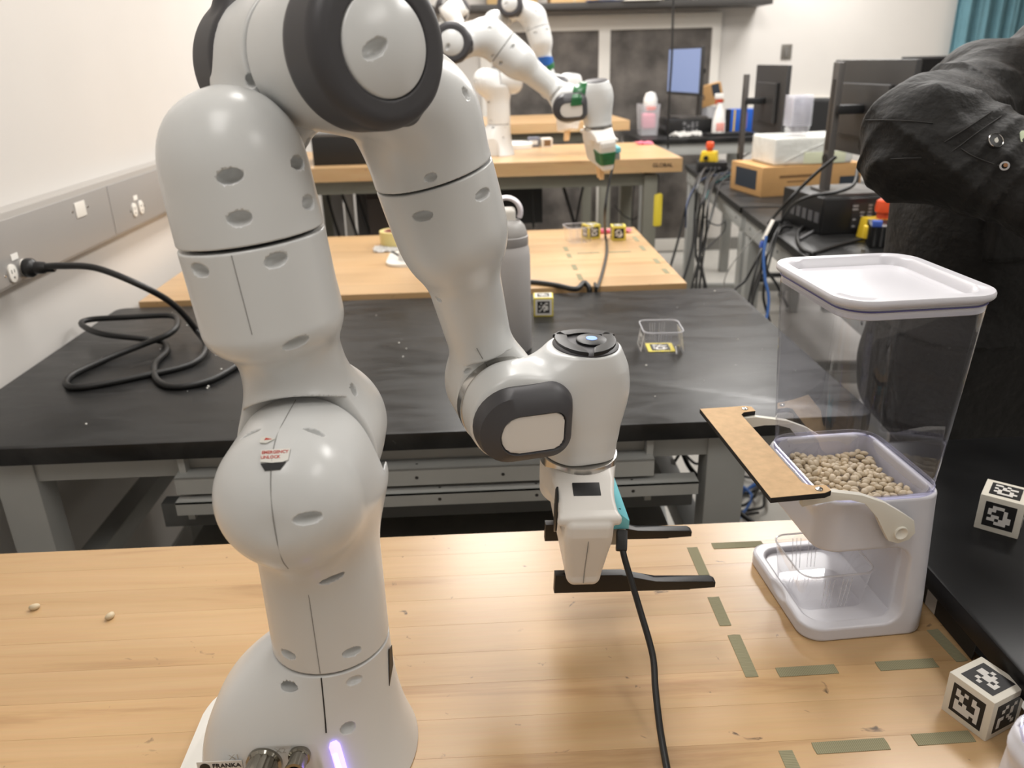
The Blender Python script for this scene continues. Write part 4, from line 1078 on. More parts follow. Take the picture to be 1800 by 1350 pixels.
# fiducial marker faces
M_TAGW = mat('marker_white', (222, 219, 214), rough=0.6); M_TAGB = mat('marker_black', (26, 25, 26), rough=0.55)
def tag_mesh(bits, s):
    n = len(bits)+2; c = s/n; me = bmesh.new()
    b_box(me, (0, 0, 0), (s, s, 0.0003)); k0 = bm_mesh(me, 'tag')
    w = bmesh.new()
    for r, row in enumerate(bits):
        for q, ch in enumerate(row):
            if ch == '1': b_box(w, (-s/2+(q+1.5)*c, s/2-(r+1.5)*c, 0.0002), (c*1.002, c*1.002, 0.0004))
    return k0, bm_mesh(w, 'tag_cells')
def add_tag(par, bits, s, Mx):
    a, b = tag_mesh(bits, s)
    o = mesh_obj('marker_square', a, M_TAGB, par, Mx)
    mesh_obj('marker_cells', b, M_TAGW, o)
def cube(label, loc, rz, faces, m, size=0.05, white=None, grp='marker cubes'):
    t = thing('marker_cube', label, 'cube', loc, rz, grp)
    box('cube_block', (0, 0, size/2), (size, size, size), m, t, 0.0012, 2)
    h = size/2; Mf = {'front': TR(0, -h-0.0002, h) @ RX(PI/2), 'right': TR(h+0.0002, 0, h) @ RZ(PI/2) @ RX(PI/2), 'left': TR(-h-0.0002, 0, h) @ RZ(-PI/2) @ RX(PI/2), 'back': TR(0, h+0.0002, h) @ RZ(PI) @ RX(PI/2), 'top': TR(0, 0, size+0.0002)}
    for f, bits in faces.items():
        if white:
            w = box('marker_paper', (0, 0, 0), (white, white, 0.0003), M_TAGW, t, 0, 2, None, Mf[f])
            add_tag(t, bits, white*0.74, Mf[f] @ TR(0, 0, 0.0002))
        else: add_tag(t, bits, size*0.70, Mf[f])
    return t
BA = ['101010', '110011', '010001', '101001', '111111', '111101']; BB = ['001000', '110100', '111110', '001101', '010011', '001000']
BC = ['001001', '010010', '000010', '110100', '100010', '100001']; BD = ['010011', '000100', '101111', '001011', '010111', '100100']
BE = ['011100', '110010', '100010', '011011', '110111', '001110']; BG = ['110100', '001011', '101100', '010010', '110011', '011110']
M_CUBEW = mat('cream_cube_card', (226, 221, 208), rough=0.55); M_CUBEY = mat('yellow_cube_tape', (222, 204, 84), rough=0.5)
cube('white marker cube on the front workbench at the lower right', (0.6595, -0.004, 0), rad(-66.5), {'front': BA, 'right': BC, 'top': BB, 'left': BE, 'back': BD}, M_CUBEW)
cube('white marker cube lying on the black table at the right', (0.824, 0.250, 0.066), rad(-40), {'front': BE, 'right': BC, 'top': BG, 'left': BA, 'back': BD}, M_CUBEW)
cube('yellow edged marker cube beside the grey bottle on the black table', (0.306, 1.342, 0.04), rad(-3), {'front': BD, 'top': BB, 'right': BC, 'left': BA}, M_CUBEY, white=0.042)
cube('yellow marker cube behind the clear tray on the second workbench', (0.545, 2.215, 0.05), rad(22), {'front': BG, 'top': BB, 'right': BC, 'left': BA}, M_CUBEY)
cube('yellow marker cube standing alone on the second workbench', (0.637, 2.178, 0.05), rad(-2), {'front': BE, 'top': BB, 'right': BC, 'left': BA}, M_CUBEY)
tray('clear plastic tray standing in the foot of the bean dispenser', (0.571, 0.203, 0.0125), rad(4), 0.094, 0.094, 0.054)
tr2 = tray('clear plastic tray with a yellow marker card on the black table', (0.547, 1.048, 0.0405), rad(-3), 0.088, 0.094, 0.052)
ca = box('marker_card', (0, 0, 0.0022), (0.060, 0.056, 0.0008), M_CUBEY, tr2); add_tag(tr2, BG, 0.042, TR(0, 0, 0.0028))
for s in (-1, 1):
    pp = box('side_paper', (0, 0, 0), (0.060, 0.044, 0.0004), M_TAGW, tr2, 0, 2, None, TR(s*0.0442, -0.004, 0.026) @ RY(s*rad(82)) @ RZ(PI/2))
    add_tag(tr2, BA, 0.034, TR(s*0.0448, -0.004, 0.026) @ RY(s*rad(82)) @ RZ(PI/2))
tray('clear plastic tray in front of the yellow cube on the second workbench', (0.492, 2.165, 0.05), rad(12), 0.092, 0.09, 0.055)
# ------------------------------------------------------------------ tape marks on the benches
def tape_mat():
    t = NT('olive_cloth_tape'); t.set(Roughness=0.8)
    tc = t.n('ShaderNodeTexCoord'); wv = t.n('ShaderNodeTexWave', i_Scale=160.0); t.l(tc, 'Object', wv, 'Vector')
    rp = t.n('ShaderNodeValToRGB'); rp.color_ramp.elements[0].color = srgb(122, 118, 90); rp.color_ramp.elements[1].color = srgb(150, 144, 114); t.l(wv, 0, rp, 0)
    t.l(rp, 0, t.b, 'Base Color'); return t.m
M_TAPE = tape_mat()
def tape(label, x, y, L, Wd, rz, z=0.0, grp='olive tape marks on the front workbench'):
    r = random.Random(int(x*1e4+y*1e3)); h = L/2
    P = [(-h, -Wd/2), (h, -Wd/2+r.uniform(-0.0006, 0.0006)), (h+r.uniform(-0.001, 0.001), 0), (h, Wd/2), (-h, Wd/2), (-h+r.uniform(-0.001, 0.001), 0)]
    o = prism('tape_strip', P, 0.0001, 0.0006, M_TAPE)
    o.location = (x, y, z); o.rotation_euler = (0, 0, rz)
    tag(o, label, 'tape', grp)
V_ = PI/2
for lab, x, y, L, rz in (
    ('olive tape strip on the front workbench just behind the far gripper finger tip', 0.4400, 0.292, 0.066, V_),
    ('olive tape strip on the front workbench between the two gripper finger tips', 0.4390, 0.184, 0.056, V_),
    ('olive tape strip at the corner of the front workbench outline before the dispenser', 0.4435, 0.103, 0.070, V_),
    ('olive tape strip left of the dispenser tray along the far line of the outline', 0.506, 0.326, 0.072, 0),
    ('olive tape strip on the front workbench under the dispenser front, left of two', 0.508, 0.0735, 0.068, 0.02),
    ('olive tape strip on the front workbench under the dispenser front, right of two', 0.624, 0.0755, 0.068, 0.02),
    ('olive tape strip beside the black slab edge behind the white cube', 0.686, 0.104, 0.055, V_+0.1),
    ('olive tape strip near the lower edge of the picture, left one of the bottom row', 0.511, -0.0335, 0.075, 0.02),
    ('olive tape strip under the left corner of the white cube on the front workbench', 0.608, -0.0295, 0.060, 0.02),
    ('olive tape strip running out of the lower edge of the picture', 0.4440, -0.060, 0.050, V_)):
    tape(lab, x, y, L, 0.0145, rz)
for lab, x, y, L, rz in (
    ('olive tape strip on the second workbench at the near corner of its outline', 0.439, 1.665, 0.070, V_),
    ('olive tape strip on the second workbench, second from the near corner', 0.437, 1.785, 0.070, V_),
    ('olive tape strip on the second workbench in line with the clear tray', 0.437, 1.945, 0.060, V_),
    ('olive tape strip on the second workbench just before the clear tray', 0.437, 2.045, 0.065, V_),
    ('olive tape strip at the far right of the second workbench behind the lone cube', 0.700, 2.17, 0.085, V_),
    ('olive tape strip at the right of the second workbench, middle of the line', 0.695, 2.02, 0.070, V_),
    ('olive tape strip at the right front of the second workbench, near pair far one', 0.703, 1.83, 0.065, V_),
    ('olive tape strip at the right front of the second workbench, near pair near one', 0.703, 1.70, 0.060, V_),
    ('olive tape strip across the second workbench before the lone yellow cube', 0.610, 1.975, 0.075, 0),
    ('olive tape strip across the second workbench before the clear tray', 0.505, 1.975, 0.075, 0)):
    tape(lab, x, y, L, 0.015, rz, 0.05, 'olive tape marks on the second workbench')
# black-white marker strip under the slab edge
ms = thing('marker_strip', 'strip of black and white marker squares under the overhanging black table edge', 'marker', (0.700, 0.165, 0.0))
for k, (w, m) in enumerate(((0.050, M_TAGW), (0.016, M_TAGB), (0.022, M_TAGW), (0.08, M_TAGB))):
    off = [0.055, 0.022, 0.003, -0.048][k]
    box('marker_block', (0.0, off, 0.012), (0.0012, w, 0.022), m, ms)
# ------------------------------------------------------------------ bottle, cables on the black table
M_BOT = mat('light_grey_powder_coat', (192, 189, 188), rough=0.5, bump=0.03, bscale=900)
bo = thing('water_bottle', 'light grey steel water bottle with flip lid and carry loop', 'bottle', (0.208, 1.085, 0.04)); bo.scale = (1.43, 1.43, 1.27)
lathe('bottle_body', [(0, 0), (0.0335, 0), (0.036, 0.003), (0.036, 0.168), (0.0345, 0.182), (0.0325, 0.190), (0, 0.190)], M_BOT, bo, 44)
lathe('bottle_collar', [(0.0328, 0.189), (0.0335, 0.190), (0.0335, 0.204), (0.0325, 0.205), (0, 0.205)], mat('grey_collar', (170, 167, 166), rough=0.45), bo, 44)
lid = lathe('bottle_lid', [(0.0325, 0.205), (0.0322, 0.209), (0.028, 0.221), (0.021, 0.230), (0.015, 0.232), (0, 0.232)], mat('grey_lid', (158, 155, 152), rough=0.45), bo, 40)
box('flip_cap', (-0.002, 0, 0.238), (0.034, 0.026, 0.026), M_SOCK, lid, 0.007, 3)
box('cap_hinge', (0.016, 0, 0.226), (0.006, 0.020, 0.007), M_SOCK, lid, 0.002, 2)
lp = [(0.021+0.0*k, 0, 0.222) for k in range(1)]
bm = bmesh.new(); arc = []
for k in range(17):
    a = rad(-25+230*k/16); arc.append((0.001+0.0215*math.cos(a), 0.0, 0.244+0.0235*math.sin(a)))
b_tube(bm, arc, 0.0042, 8); bmesh.ops.scale(bm, vec=(1, 2.0, 1), verts=bm.verts)
mesh_obj('carry_loop', bm_mesh(bm, 'loop', 60), mat('white_loop', (228, 222, 226), rough=0.5), bo)
M_CABLE = mat('black_cable_rubber', (26, 26, 26), rough=0.45)
def cable(label, pts, r, m=None, name='power_cable', cat='cable', grp=None, k=10):
    t = tube(name, pts, r, m or M_CABLE, None, 10, k)
    return tag(t, label, cat, grp)
# ------------------------------------------------------------------ cables
cable('thick black power cable coiled on the black table and plugged into the wall raceway', [(-0.783, 1.081, 0.265), (-0.74, 1.07, 0.268), (-0.66, 1.06, 0.262), (-0.563, 1.056, 0.215), (-0.542, 1.136, 0.15), (-0.537, 1.213, 0.07), (-0.492, 1.134, 0.053), (-0.496, 1.038, 0.047), (-0.591, 0.966, 0.047), (-0.673, 0.924, 0.047), (-0.715, 0.934, 0.047), (-0.735, 0.994, 0.047), (-0.707, 1.082, 0.047), (-0.646, 1.141, 0.059), (-0.585, 1.164, 0.077), (-0.584, 1.226, 0.082), (-0.633, 1.317, 0.077), (-0.746, 1.316, 0.077), (-0.829, 1.307, 0.077), (-0.829, 1.265, 0.077), (-0.753, 1.202, 0.072), (-0.649, 1.185, 0.061), (-0.612, 1.196, 0.047), (-0.582, 1.129, 0.047), (-0.577, 1.047, 0.047), (-0.536, 0.948, 0.047), (-0.481, 0.905, 0.047), (-0.421, 0.936, 0.047), (-0.387, 1.027, 0.047), (-0.352, 1.136, 0.047), (-0.294, 1.17, 0.047)], 0.0072, None, 'power_cable', 'cable', None, 8)
cable('thin black data cable from the gripper camera running over the front workbench', [(0.3032, 0.131, 0.1425), (0.304, 0.121, 0.132), (0.31, 0.106, 0.11), (0.317, 0.088, 0.085), (0.326, 0.055, 0.05), (0.324, 0.026, 0.03), (0.322, -0.01, 0.012), (0.32, -0.052, 0.005), (0.317, -0.1, 0.005), (0.32, -0.25, 0.005), (0.33, -0.37, 0.005)], 0.0036, None, 'data_cable', 'cable', None, 8)
cable('thick black cable crossing the front of the second workbench behind the bottle', [(-0.152, 2.043, 0.056), (-0.05, 1.828, 0.056), (0.053, 1.673, 0.056), (0.183, 1.61, 0.056), (0.285, 1.603, 0.056), (0.355, 1.562, 0.056), (0.409, 1.513, 0.056), (0.43899999999999995, 1.572, 0.057), (0.44899999999999995, 1.555, 0.053), (0.45299999999999996, 1.5465, 0.038), (0.45399999999999996, 1.5445, 0.0), (0.45399999999999996, 1.5445, -0.1), (0.45399999999999996, 1.5445, -0.4)], 0.0075, None, 'power_cable', 'cable', None, 8)
cable('thin black cable hanging from the second robot gripper onto the second workbench', [(0.584, 2.083, 0.371), (0.589, 2.026, 0.335), (0.568, 1.978, 0.27), (0.551, 1.934, 0.187), (0.595, 2.198, 0.058), (0.568, 1.983, 0.055), (0.516, 1.717, 0.055), (0.471, 1.52, 0.055), (0.471, 1.568, 0.0545), (0.471, 1.553, 0.052), (0.471, 1.546, 0.038), (0.471, 1.5445, 0.0), (0.471, 1.5445, -0.1), (0.471, 1.5445, -0.4)], 0.0045, None, 'data_cable', 'cable', None, 8)
cable('black cable in the bundle hanging from the desk beside the third workbench', [(1.582, 4.095, 0.056), (1.465, 4.035, 0.06), (1.047, 2.668, 0.17), (1.029, 2.625, 0.062), (1.014, 2.573, -0.067), (0.979, 2.53, -0.175), (0.933, 2.492, -0.271)], 0.0055, None, 'desk_cable', 'cable', 'cables hanging over the edge of the far right desk', 8)
cable('black cable in the bundle hanging from the desk beside the third workbench', [(1.541, 3.842, 0.056), (1.451, 3.831, 0.06), (1.091, 2.715, 0.127), (1.073, 2.657, -0.015), (1.051, 2.604, -0.147), (1.031, 2.551, -0.279), (1.008, 2.489, -0.432)], 0.0055, None, 'desk_cable', 'cable', 'cables hanging over the edge of the far right desk', 8)
cable('black cable in the bundle hanging from the desk beside the third workbench', [(1.494, 3.616, 0.056), (1.389, 3.565, 0.06), (1.121, 2.761, 0.084), (1.1, 2.698, -0.073), (1.075, 2.644, -0.207), (1.051, 2.572, -0.385), (1.035, 2.536, -0.475)], 0.0055, None, 'desk_cable', 'cable', 'cables hanging over the edge of the far right desk', 8)
cable('black cable in the bundle hanging from the desk beside the third workbench', [(1.561, 3.965, 0.056), (1.427, 3.837, 0.06), (1.113, 2.827, 0.086), (1.085, 2.786, -0.016), (1.074, 2.731, -0.153), (1.104, 2.683, -0.268), (1.076, 2.6, -0.473)], 0.0055, None, 'desk_cable', 'cable', 'cables hanging over the edge of the far right desk', 8)
cable('black cable in the bundle hanging from the desk beside the third workbench', [(1.467, 3.449, 0.056), (1.365, 3.401, 0.06), (1.162, 2.853, -0.006), (1.114, 2.798, -0.144), (1.054, 2.724, -0.329), (1.032, 2.687, -0.421)], 0.0055, None, 'desk_cable', 'cable', 'cables hanging over the edge of the far right desk', 8)
cable('black cable in the bundle hanging from the desk beside the third workbench', [(1.582, 4.151, 0.056), (1.386, 3.847, 0.06), (1.094, 2.954, 0.079), (1.057, 2.917, -0.014), (1.021, 2.87, -0.131), (0.987, 2.833, -0.225)], 0.0055, None, 'desk_cable', 'cable', 'cables hanging over the edge of the far right desk', 8)
cable('black cable in the bundle hanging from the desk beside the third workbench', [(1.536, 3.722, 0.056), (1.433, 3.691, 0.06), (1.182, 3.012, 0.068), (1.141, 2.935, -0.123), (1.146, 2.886, -0.243), (1.167, 2.836, -0.364), (1.166, 2.797, -0.46), (1.13, 2.774, -0.519)], 0.0055, None, 'desk_cable', 'cable', 'cables hanging over the edge of the far right desk', 8)
cable('thin black loop cable dangling beside the hanging bundle at the far right desk', [(1.074, 2.667, 0.035), (1.106, 2.653, 0.003), (1.142, 2.648, -0.006), (1.164, 2.654, 0.011), (1.16, 2.639, -0.027), (1.115, 2.623, -0.069), (1.069, 2.609, -0.106)], 0.003, None, 'desk_cable', 'cable', None, 8)
cable('black cable hanging from the near desk edge behind the clear hopper', [(1.317, 2.359, 0.056), (1.228, 2.252, 0.062), (1.088, 1.944, 0.065), (1.069, 1.909, -0.021), (1.044, 1.882, -0.09), (1.029, 1.863, -0.139)], 0.0048, None, 'desk_cable', 'cable', 'cables hanging over the edge of the near right desk', 8)
cable('black cable hanging from the near desk edge behind the clear hopper', [(1.307, 2.304, 0.056), (1.226, 2.21, 0.062), (1.114, 1.975, 0.039), (1.101, 1.954, -0.014), (1.135, 1.931, -0.068), (1.17, 1.901, -0.14)], 0.0048, None, 'desk_cable', 'cable', 'cables hanging over the edge of the near right desk', 8)
cable('black cable hanging from the near desk edge behind the clear hopper', [(1.314, 2.383, 0.056), (1.228, 2.274, 0.062), (1.102, 2.016, 0.03), (1.048, 1.981, -0.058), (1.014, 1.971, -0.085), (0.993, 1.961, -0.111)], 0.0048, None, 'desk_cable', 'cable', 'cables hanging over the edge of the near right desk', 8)
cable('black cable hanging from the near desk edge behind the clear hopper', [(1.315, 2.336, 0.056), (1.229, 2.231, 0.062), (1.134, 2.047, 0.002), (1.091, 2.011, -0.088), (1.077, 1.982, -0.161), (1.09, 1.955, -0.225)], 0.0048, None, 'desk_cable', 'cable', 'cables hanging over the edge of the near right desk', 8)
cable('black cable hanging from the near desk edge behind the clear hopper', [(1.3, 2.272, 0.056), (1.219, 2.179, 0.062), (1.151, 2.07, -0.044), (1.131, 2.033, -0.136), (1.148, 2.003, -0.211), (1.165, 1.972, -0.285)], 0.0048, None, 'desk_cable', 'cable', 'cables hanging over the edge of the near right desk', 8)
cable('black cable hanging from the near desk edge behind the clear hopper', [(1.335, 2.415, 0.056), (1.197, 2.236, 0.062), (1.125, 2.111, -0.053), (1.097, 2.073, -0.146), (1.082, 2.051, -0.202)], 0.0048, None, 'desk_cable', 'cable', 'cables hanging over the edge of the near right desk', 8)
cable('blue network cable hanging from the near right desk', [(1.078, 1.915, 0.1), (1.067, 1.891, 0.04), (1.069, 1.863, -0.029), (1.078, 1.842, -0.08), (1.073, 1.821, -0.132), (1.059, 1.8, -0.183), (1.068, 1.758, -0.286)], 0.0048, mat("blue_network_cable",(56,96,160),rough=0.45), 'network_cable', 'cable', None, 8)
cable('thin grey cable crossing in front of the desk leg', [(1.122, 2.09, 0.083), (1.064, 2.07, 0.029), (1.012, 2.048, -0.03), (0.987, 2.029, -0.079), (0.998, 2.006, -0.134), (1.026, 1.982, -0.19)], 0.002, mat("grey_thin_cable",(120,118,114),rough=0.5), 'desk_cable', 'cable', None, 8)
cable('black monitor cable sagging from the monitor stand to the desk edge', [(1.302, 1.973, 0.338), (1.258, 1.989, 0.293), (1.213, 2.01, 0.237), (1.171, 2.048, 0.167), (1.237, 2.339, 0.058)], 0.0055, None, 'desk_cable', 'cable', None, 8)
cable('black cable looping over the large computer from the right monitor', [(1.347, 1.906, 0.309), (1.307, 1.836, 0.268), (1.24, 1.8, 0.253), (1.174, 1.828, 0.238), (1.154, 1.919, 0.194), (1.275, 2.322, 0.06)], 0.0055, None, 'desk_cable', 'cable', None, 8)
cable('thick black cable curling on the near desk in front of the computer', [(1.663, 2.218, 0.065), (1.551, 2.321, 0.06), (1.425, 2.33, 0.058), (1.312, 2.216, 0.058), (1.236, 2.048, 0.058), (1.196, 1.893, 0.058), (1.207, 1.825, 0.058)], 0.006, None, 'desk_cable', 'cable', None, 8)
cable('grey cable curling on the near desk in front of the computer', [(1.592, 2.268, 0.06), (1.49, 2.279, 0.057), (1.377, 2.211, 0.057), (1.244, 2.051, 0.057)], 0.0045, mat("grey_thick_cable",(110,110,112),rough=0.5), 'desk_cable', 'cable', None, 8)
cable('black cable lying from the power supply to the near desk edge', [(1.552, 2.015, 0.07), (1.454, 2.014, 0.058), (1.321, 1.93, 0.057), (1.193, 1.823, 0.057)], 0.005, None, 'desk_cable', 'cable', None, 8)
cable('black cable running along the far right desk towards the boxes', [(2.026, 4.883, 0.056), (1.738, 4.328, 0.058), (1.516, 3.816, 0.06), (1.355, 3.444, 0.06)], 0.0055, None, 'desk_cable', 'cable', None, 8)
cable('teal cable in the tangle on the far right desk', [(1.686, 4.052, 0.058), (1.425, 3.557, 0.06), (1.29, 3.317, 0.06), (1.086, 2.691, 0.096)], 0.003, mat("teal_cable",(40,90,92),rough=0.5), 'desk_cable', 'cable', None, 8)
cable('dark blue cable in the tangle on the far right desk', [(1.595, 3.813, 0.058), (1.448, 3.688, 0.06), (1.3, 3.535, 0.058), (1.028, 2.744, 0.089), (1.012, 2.699, -0.022)], 0.0035, mat("navy_cable",(36,52,84),rough=0.5), 'desk_cable', 'cable', None, 8)
cable('black cable drooping under the black table, left of the tagged cable', [(0.611, 1.24, -0.301), (0.59, 1.24, -0.339), (0.586, 1.24, -0.382), (0.598, 1.24, -0.434)], 0.004, None, 'floor_cable', 'cable', None, 8)
cable('black cable drooping just left of the right leg of the black table', [(0.667, 1.22, -0.293), (0.646, 1.22, -0.331), (0.621, 1.22, -0.381), (0.604, 1.22, -0.409)], 0.004, None, 'floor_cable', 'cable', None, 8)
cable('black cable crossing behind the right leg of the black table', [(0.636, 1.2, -0.279), (0.663, 1.2, -0.313), (0.694, 1.2, -0.34), (0.715, 1.2, -0.315), (0.707, 1.2, -0.282)], 0.0035, None, 'floor_cable', 'cable', None, 8)
cable('thick black cable with a clear tag running under the black table to the floor', [(0.641, 1.2, -0.276), (0.647, 1.16, -0.292), (0.654, 1.12, -0.307), (0.675, 1.08, -0.323), (0.703, 1.02, -0.333), (0.748, 0.98, -0.363), (0.788, 0.95, -0.385)], 0.0062, None, 'floor_cable', 'cable', None, 8)
cable('black cable hanging in front of the lower rails behind the gripper', [(0.202, 0.98, -0.179), (0.21, 0.98, -0.231), (0.222, 0.98, -0.299), (0.238, 0.98, -0.369), (0.253, 0.98, -0.425)], 0.0065, None, 'floor_cable', 'cable', None, 8)
cable('blue network cable coiled on the floor under the lever plate', [(1.165, 2.023, -0.845), (1.138, 1.944, -0.845), (1.084, 1.914, -0.845), (1.04, 1.902, -0.845), (0.996, 1.909, -0.845), (0.981, 1.972, -0.845), (1.019, 2.06, -0.845), (1.052, 2.121, -0.845), (1.095, 2.169, -0.845), (1.156, 2.196, -0.845), (1.172, 2.15, -0.845), (1.172, 2.057, -0.845), (1.161, 1.983, -0.845), (1.102, 1.921, -0.845), (1.046, 1.871, -0.845), (1.007, 1.885, -0.845)], 0.005, mat("blue_network_cable",(56,96,160),rough=0.45), 'network_cable', 'cable', 'cables coiled on the floor behind the front workbench', 8)
cable('black cable coiled on the floor under the lever plate', [(1.085, 1.746, -0.839), (1.038, 1.741, -0.839), (1.015, 1.779, -0.839), (0.996, 1.825, -0.839), (0.991, 1.893, -0.839), (1.043, 1.974, -0.839), (1.093, 2.011, -0.839), (1.129, 1.997, -0.839), (1.169, 1.972, -0.839), (1.163, 1.921, -0.839), (1.135, 1.838, -0.839), (1.112, 1.782, -0.839), (1.065, 1.766, -0.839), (1.023, 1.759, -0.839), (0.995, 1.783, -0.839), (0.983, 1.858, -0.839)], 0.005, None, 'floor_cable', 'cable', 'cables coiled on the floor behind the front workbench', 8)
cable('blue network cable coiled on the floor under the lever plate', [(0.926, 1.695, -0.833), (0.921, 1.754, -0.833), (0.932, 1.825, -0.833), (0.941, 1.889, -0.833), (0.995, 1.956, -0.833), (1.05, 1.983, -0.833), (1.076, 1.936, -0.833), (1.096, 1.866, -0.833), (1.073, 1.804, -0.833), (1.024, 1.733, -0.833), (0.986, 1.688, -0.833), (0.948, 1.704, -0.833), (0.929, 1.747, -0.833), (0.927, 1.796, -0.833), (0.93, 1.872, -0.833), (0.974, 1.942, -0.833)], 0.005, mat("blue_network_cable",(56,96,160),rough=0.45), 'network_cable', 'cable', 'cables coiled on the floor behind the front workbench', 8)
cable('black cable coiled on the floor under the lever plate', [(1.065, 2.029, -0.845), (1.111, 2.116, -0.845), (1.142, 2.163, -0.845), (1.195, 2.188, -0.845), (1.241, 2.193, -0.845), (1.247, 2.132, -0.845), (1.244, 2.036, -0.845), (1.209, 1.971, -0.845), (1.147, 1.923, -0.845), (1.098, 1.889, -0.845), (1.058, 1.919, -0.845), (1.059, 2.0, -0.845), (1.094, 2.075, -0.845), (1.124, 2.15, -0.845), (1.181, 2.22, -0.845), (1.232, 2.217, -0.845)], 0.005, None, 'floor_cable', 'cable', 'cables coiled on the floor behind the front workbench', 8)
cable('blue network cable coiled on the floor under the lever plate', [(1.014, 2.115, -0.839), (1.057, 2.137, -0.839), (1.096, 2.099, -0.839), (1.117, 2.052, -0.839), (1.096, 1.986, -0.839), (1.073, 1.9, -0.839), (1.037, 1.855, -0.839), (0.99, 1.858, -0.839), (0.958, 1.872, -0.839), (0.929, 1.914, -0.839), (0.937, 1.999, -0.839), (0.989, 2.07, -0.839), (1.03, 2.101, -0.839), (1.08, 2.12, -0.839), (1.12, 2.103, -0.839), (1.105, 2.025, -0.839)], 0.005, mat("blue_network_cable",(56,96,160),rough=0.45), 'network_cable', 'cable', 'cables coiled on the floor behind the front workbench', 8)
cable('black cable coiled on the floor under the lever plate', [(1.149, 2.106, -0.833), (1.174, 2.039, -0.833), (1.174, 1.958, -0.833), (1.13, 1.892, -0.833), (1.083, 1.822, -0.833), (1.039, 1.787, -0.833), (1.004, 1.82, -0.833), (1.002, 1.881, -0.833), (1.0, 1.945, -0.833), (1.021, 2.03, -0.833), (1.084, 2.095, -0.833), (1.127, 2.088, -0.833), (1.158, 2.042, -0.833), (1.179, 1.991, -0.833), (1.143, 1.915, -0.833), (1.1, 1.84, -0.833)], 0.005, None, 'floor_cable', 'cable', 'cables coiled on the floor behind the front workbench', 8)
cable('thick black cable hanging under the third workbench left of the bottle loop', [(0.397, 3.25, 0.11), (0.396, 3.25, 0.002), (0.403, 3.25, -0.109)], 0.006, None, 'bench_cable', 'cable', None, 8)
cable('thick black cable slanting under the third workbench above the clear tray', [(0.542, 3.25, 0.105), (0.575, 3.25, -0.004), (0.604, 3.25, -0.101)], 0.008, None, 'bench_cable', 'cable', None, 8)
cable('black cable slanting left under the third workbench above the clear tray', [(0.649, 3.25, 0.102), (0.631, 3.25, 0.022), (0.609, 3.25, -0.101)], 0.006, None, 'bench_cable', 'cable', None, 8)
cable('thin cable swinging under the third workbench near the yellow pad', [(0.797, 3.25, -0.011), (0.841, 3.25, -0.061), (0.889, 3.25, -0.085), (0.916, 3.25, -0.069)], 0.003, None, 'bench_cable', 'cable', None, 8)
cable('thin upright cable under the third workbench near the right leg', [(0.891, 3.25, 0.095), (0.886, 3.25, -0.013), (0.884, 3.25, -0.11)], 0.003, None, 'bench_cable', 'cable', None, 8)
cable('black cable slanting under the third workbench seen between the arm tubes', [(-0.586, 3.25, 0.112), (-0.571, 3.25, 0.005), (-0.542, 3.25, -0.134)], 0.007, None, 'bench_cable', 'cable', None, 8)
cable('second black cable slanting under the third workbench between the arm tubes', [(-0.519, 3.25, 0.11), (-0.49, 3.25, 0.002), (-0.458, 3.25, -0.122)], 0.007, None, 'bench_cable', 'cable', None, 8)
cable('third black cable under the third workbench behind the tape roll', [(-0.446, 3.25, 0.108), (-0.424, 3.25, 0.0), (-0.396, 3.25, -0.111)], 0.007, None, 'bench_cable', 'cable', None, 8)
cable('thin black cable hanging straight down from above the far desk', [(1.187, 3.9, 1.027), (1.187, 3.9, 0.868), (1.192, 3.9, 0.648), (1.189, 3.9, 0.42), (1.195, 3.9, 0.176)], 0.006, None, 'hanging_cable', 'cable', None, 8)
# ------------------------------------------------------------------ plug of the coiled power cable
_pc = [o for o in COL.objects if o.name.startswith('power_cable') and 'coiled' in o.get('label', '')][0]
pg = lathe('plug', [(0, 0), (0.019, 0), (0.0205, 0.004), (0.0205, 0.014), (0.018, 0.018), (0.0135, 0.022), (0.0125, 0.040), (0.0095, 0.044), (0.0092, 0.060), (0.0075, 0.062), (0, 0.062)], M_BLACKP, _pc, 24, None, TR(-0.822, 1.081, 0.264) @ RY(PI/2+0.03))
# plug of the camera cable
_dc = [o for o in COL.objects if o.name.startswith('data_cable') and 'gripper camera' in o.get('label', '')][0]
box('cable_plug', (0, 0, 0), (0.0125, 0.024, 0.0085), M_BLACKP, _dc, 0.002, 2, None, TR(0.3030, 0.133, 0.1445) @ RX(rad(42)) @ RZ(rad(-8)))
_tg = [o for o in COL.objects if 'clear tag' in o.get('label', '')][0]
box('clear_tag', (0, 0, 0), (0.030, 0.003, 0.042), glass('clear_tag_film', (0.9, 0.9, 0.88), 0.15, 1.4, 0.25), _tg, 0.001, 2, None, TR(0.485, 1.10, -0.245) @ RY(rad(35)))
# ------------------------------------------------------------------ further robot arms
def down_q(q, yaw, want=(1, 0.0, 0)):
    T = fk(q); v = (Matrix.Rotation(yaw, 4, 'Z') @ T[7]).to_3x3().inverted() @ Vector(want); q[6] = math.atan2(v.y, v.x); return q
def simple_fingers(hd, m):
    for s in (1, -1):
        prism('finger', [(-0.009, 0), (0.009, 0), (0.008, 0.020), (0.006, 0.045), (-0.006, 0.045), (-0.008, 0.020)], -0.007, 0.007, m, hd, 0.001, 2, None, TR(0, s*0.012, 0.084) @ RX(PI/2))
q2 = down_q([-0.0889, -0.0263, 0.0825, -2.291, 0.175, 2.3388, 0], 0, (1, 0.15, 0))
r2, T2, P2 = robot('white robot arm with green tape on its wrist, standing on the second workbench', (0.013, 1.9632, 0.05), 0, q2, False)
simple_fingers(P2[7], mat('beige_finger', (226, 192, 146), rough=0.6))
prism('mounting_plate', rrect(-0.172, 0.0, -0.105, 0.105, 0.05, 8), 0.0, 0.010, M_MPLATE, r2, 0.002)
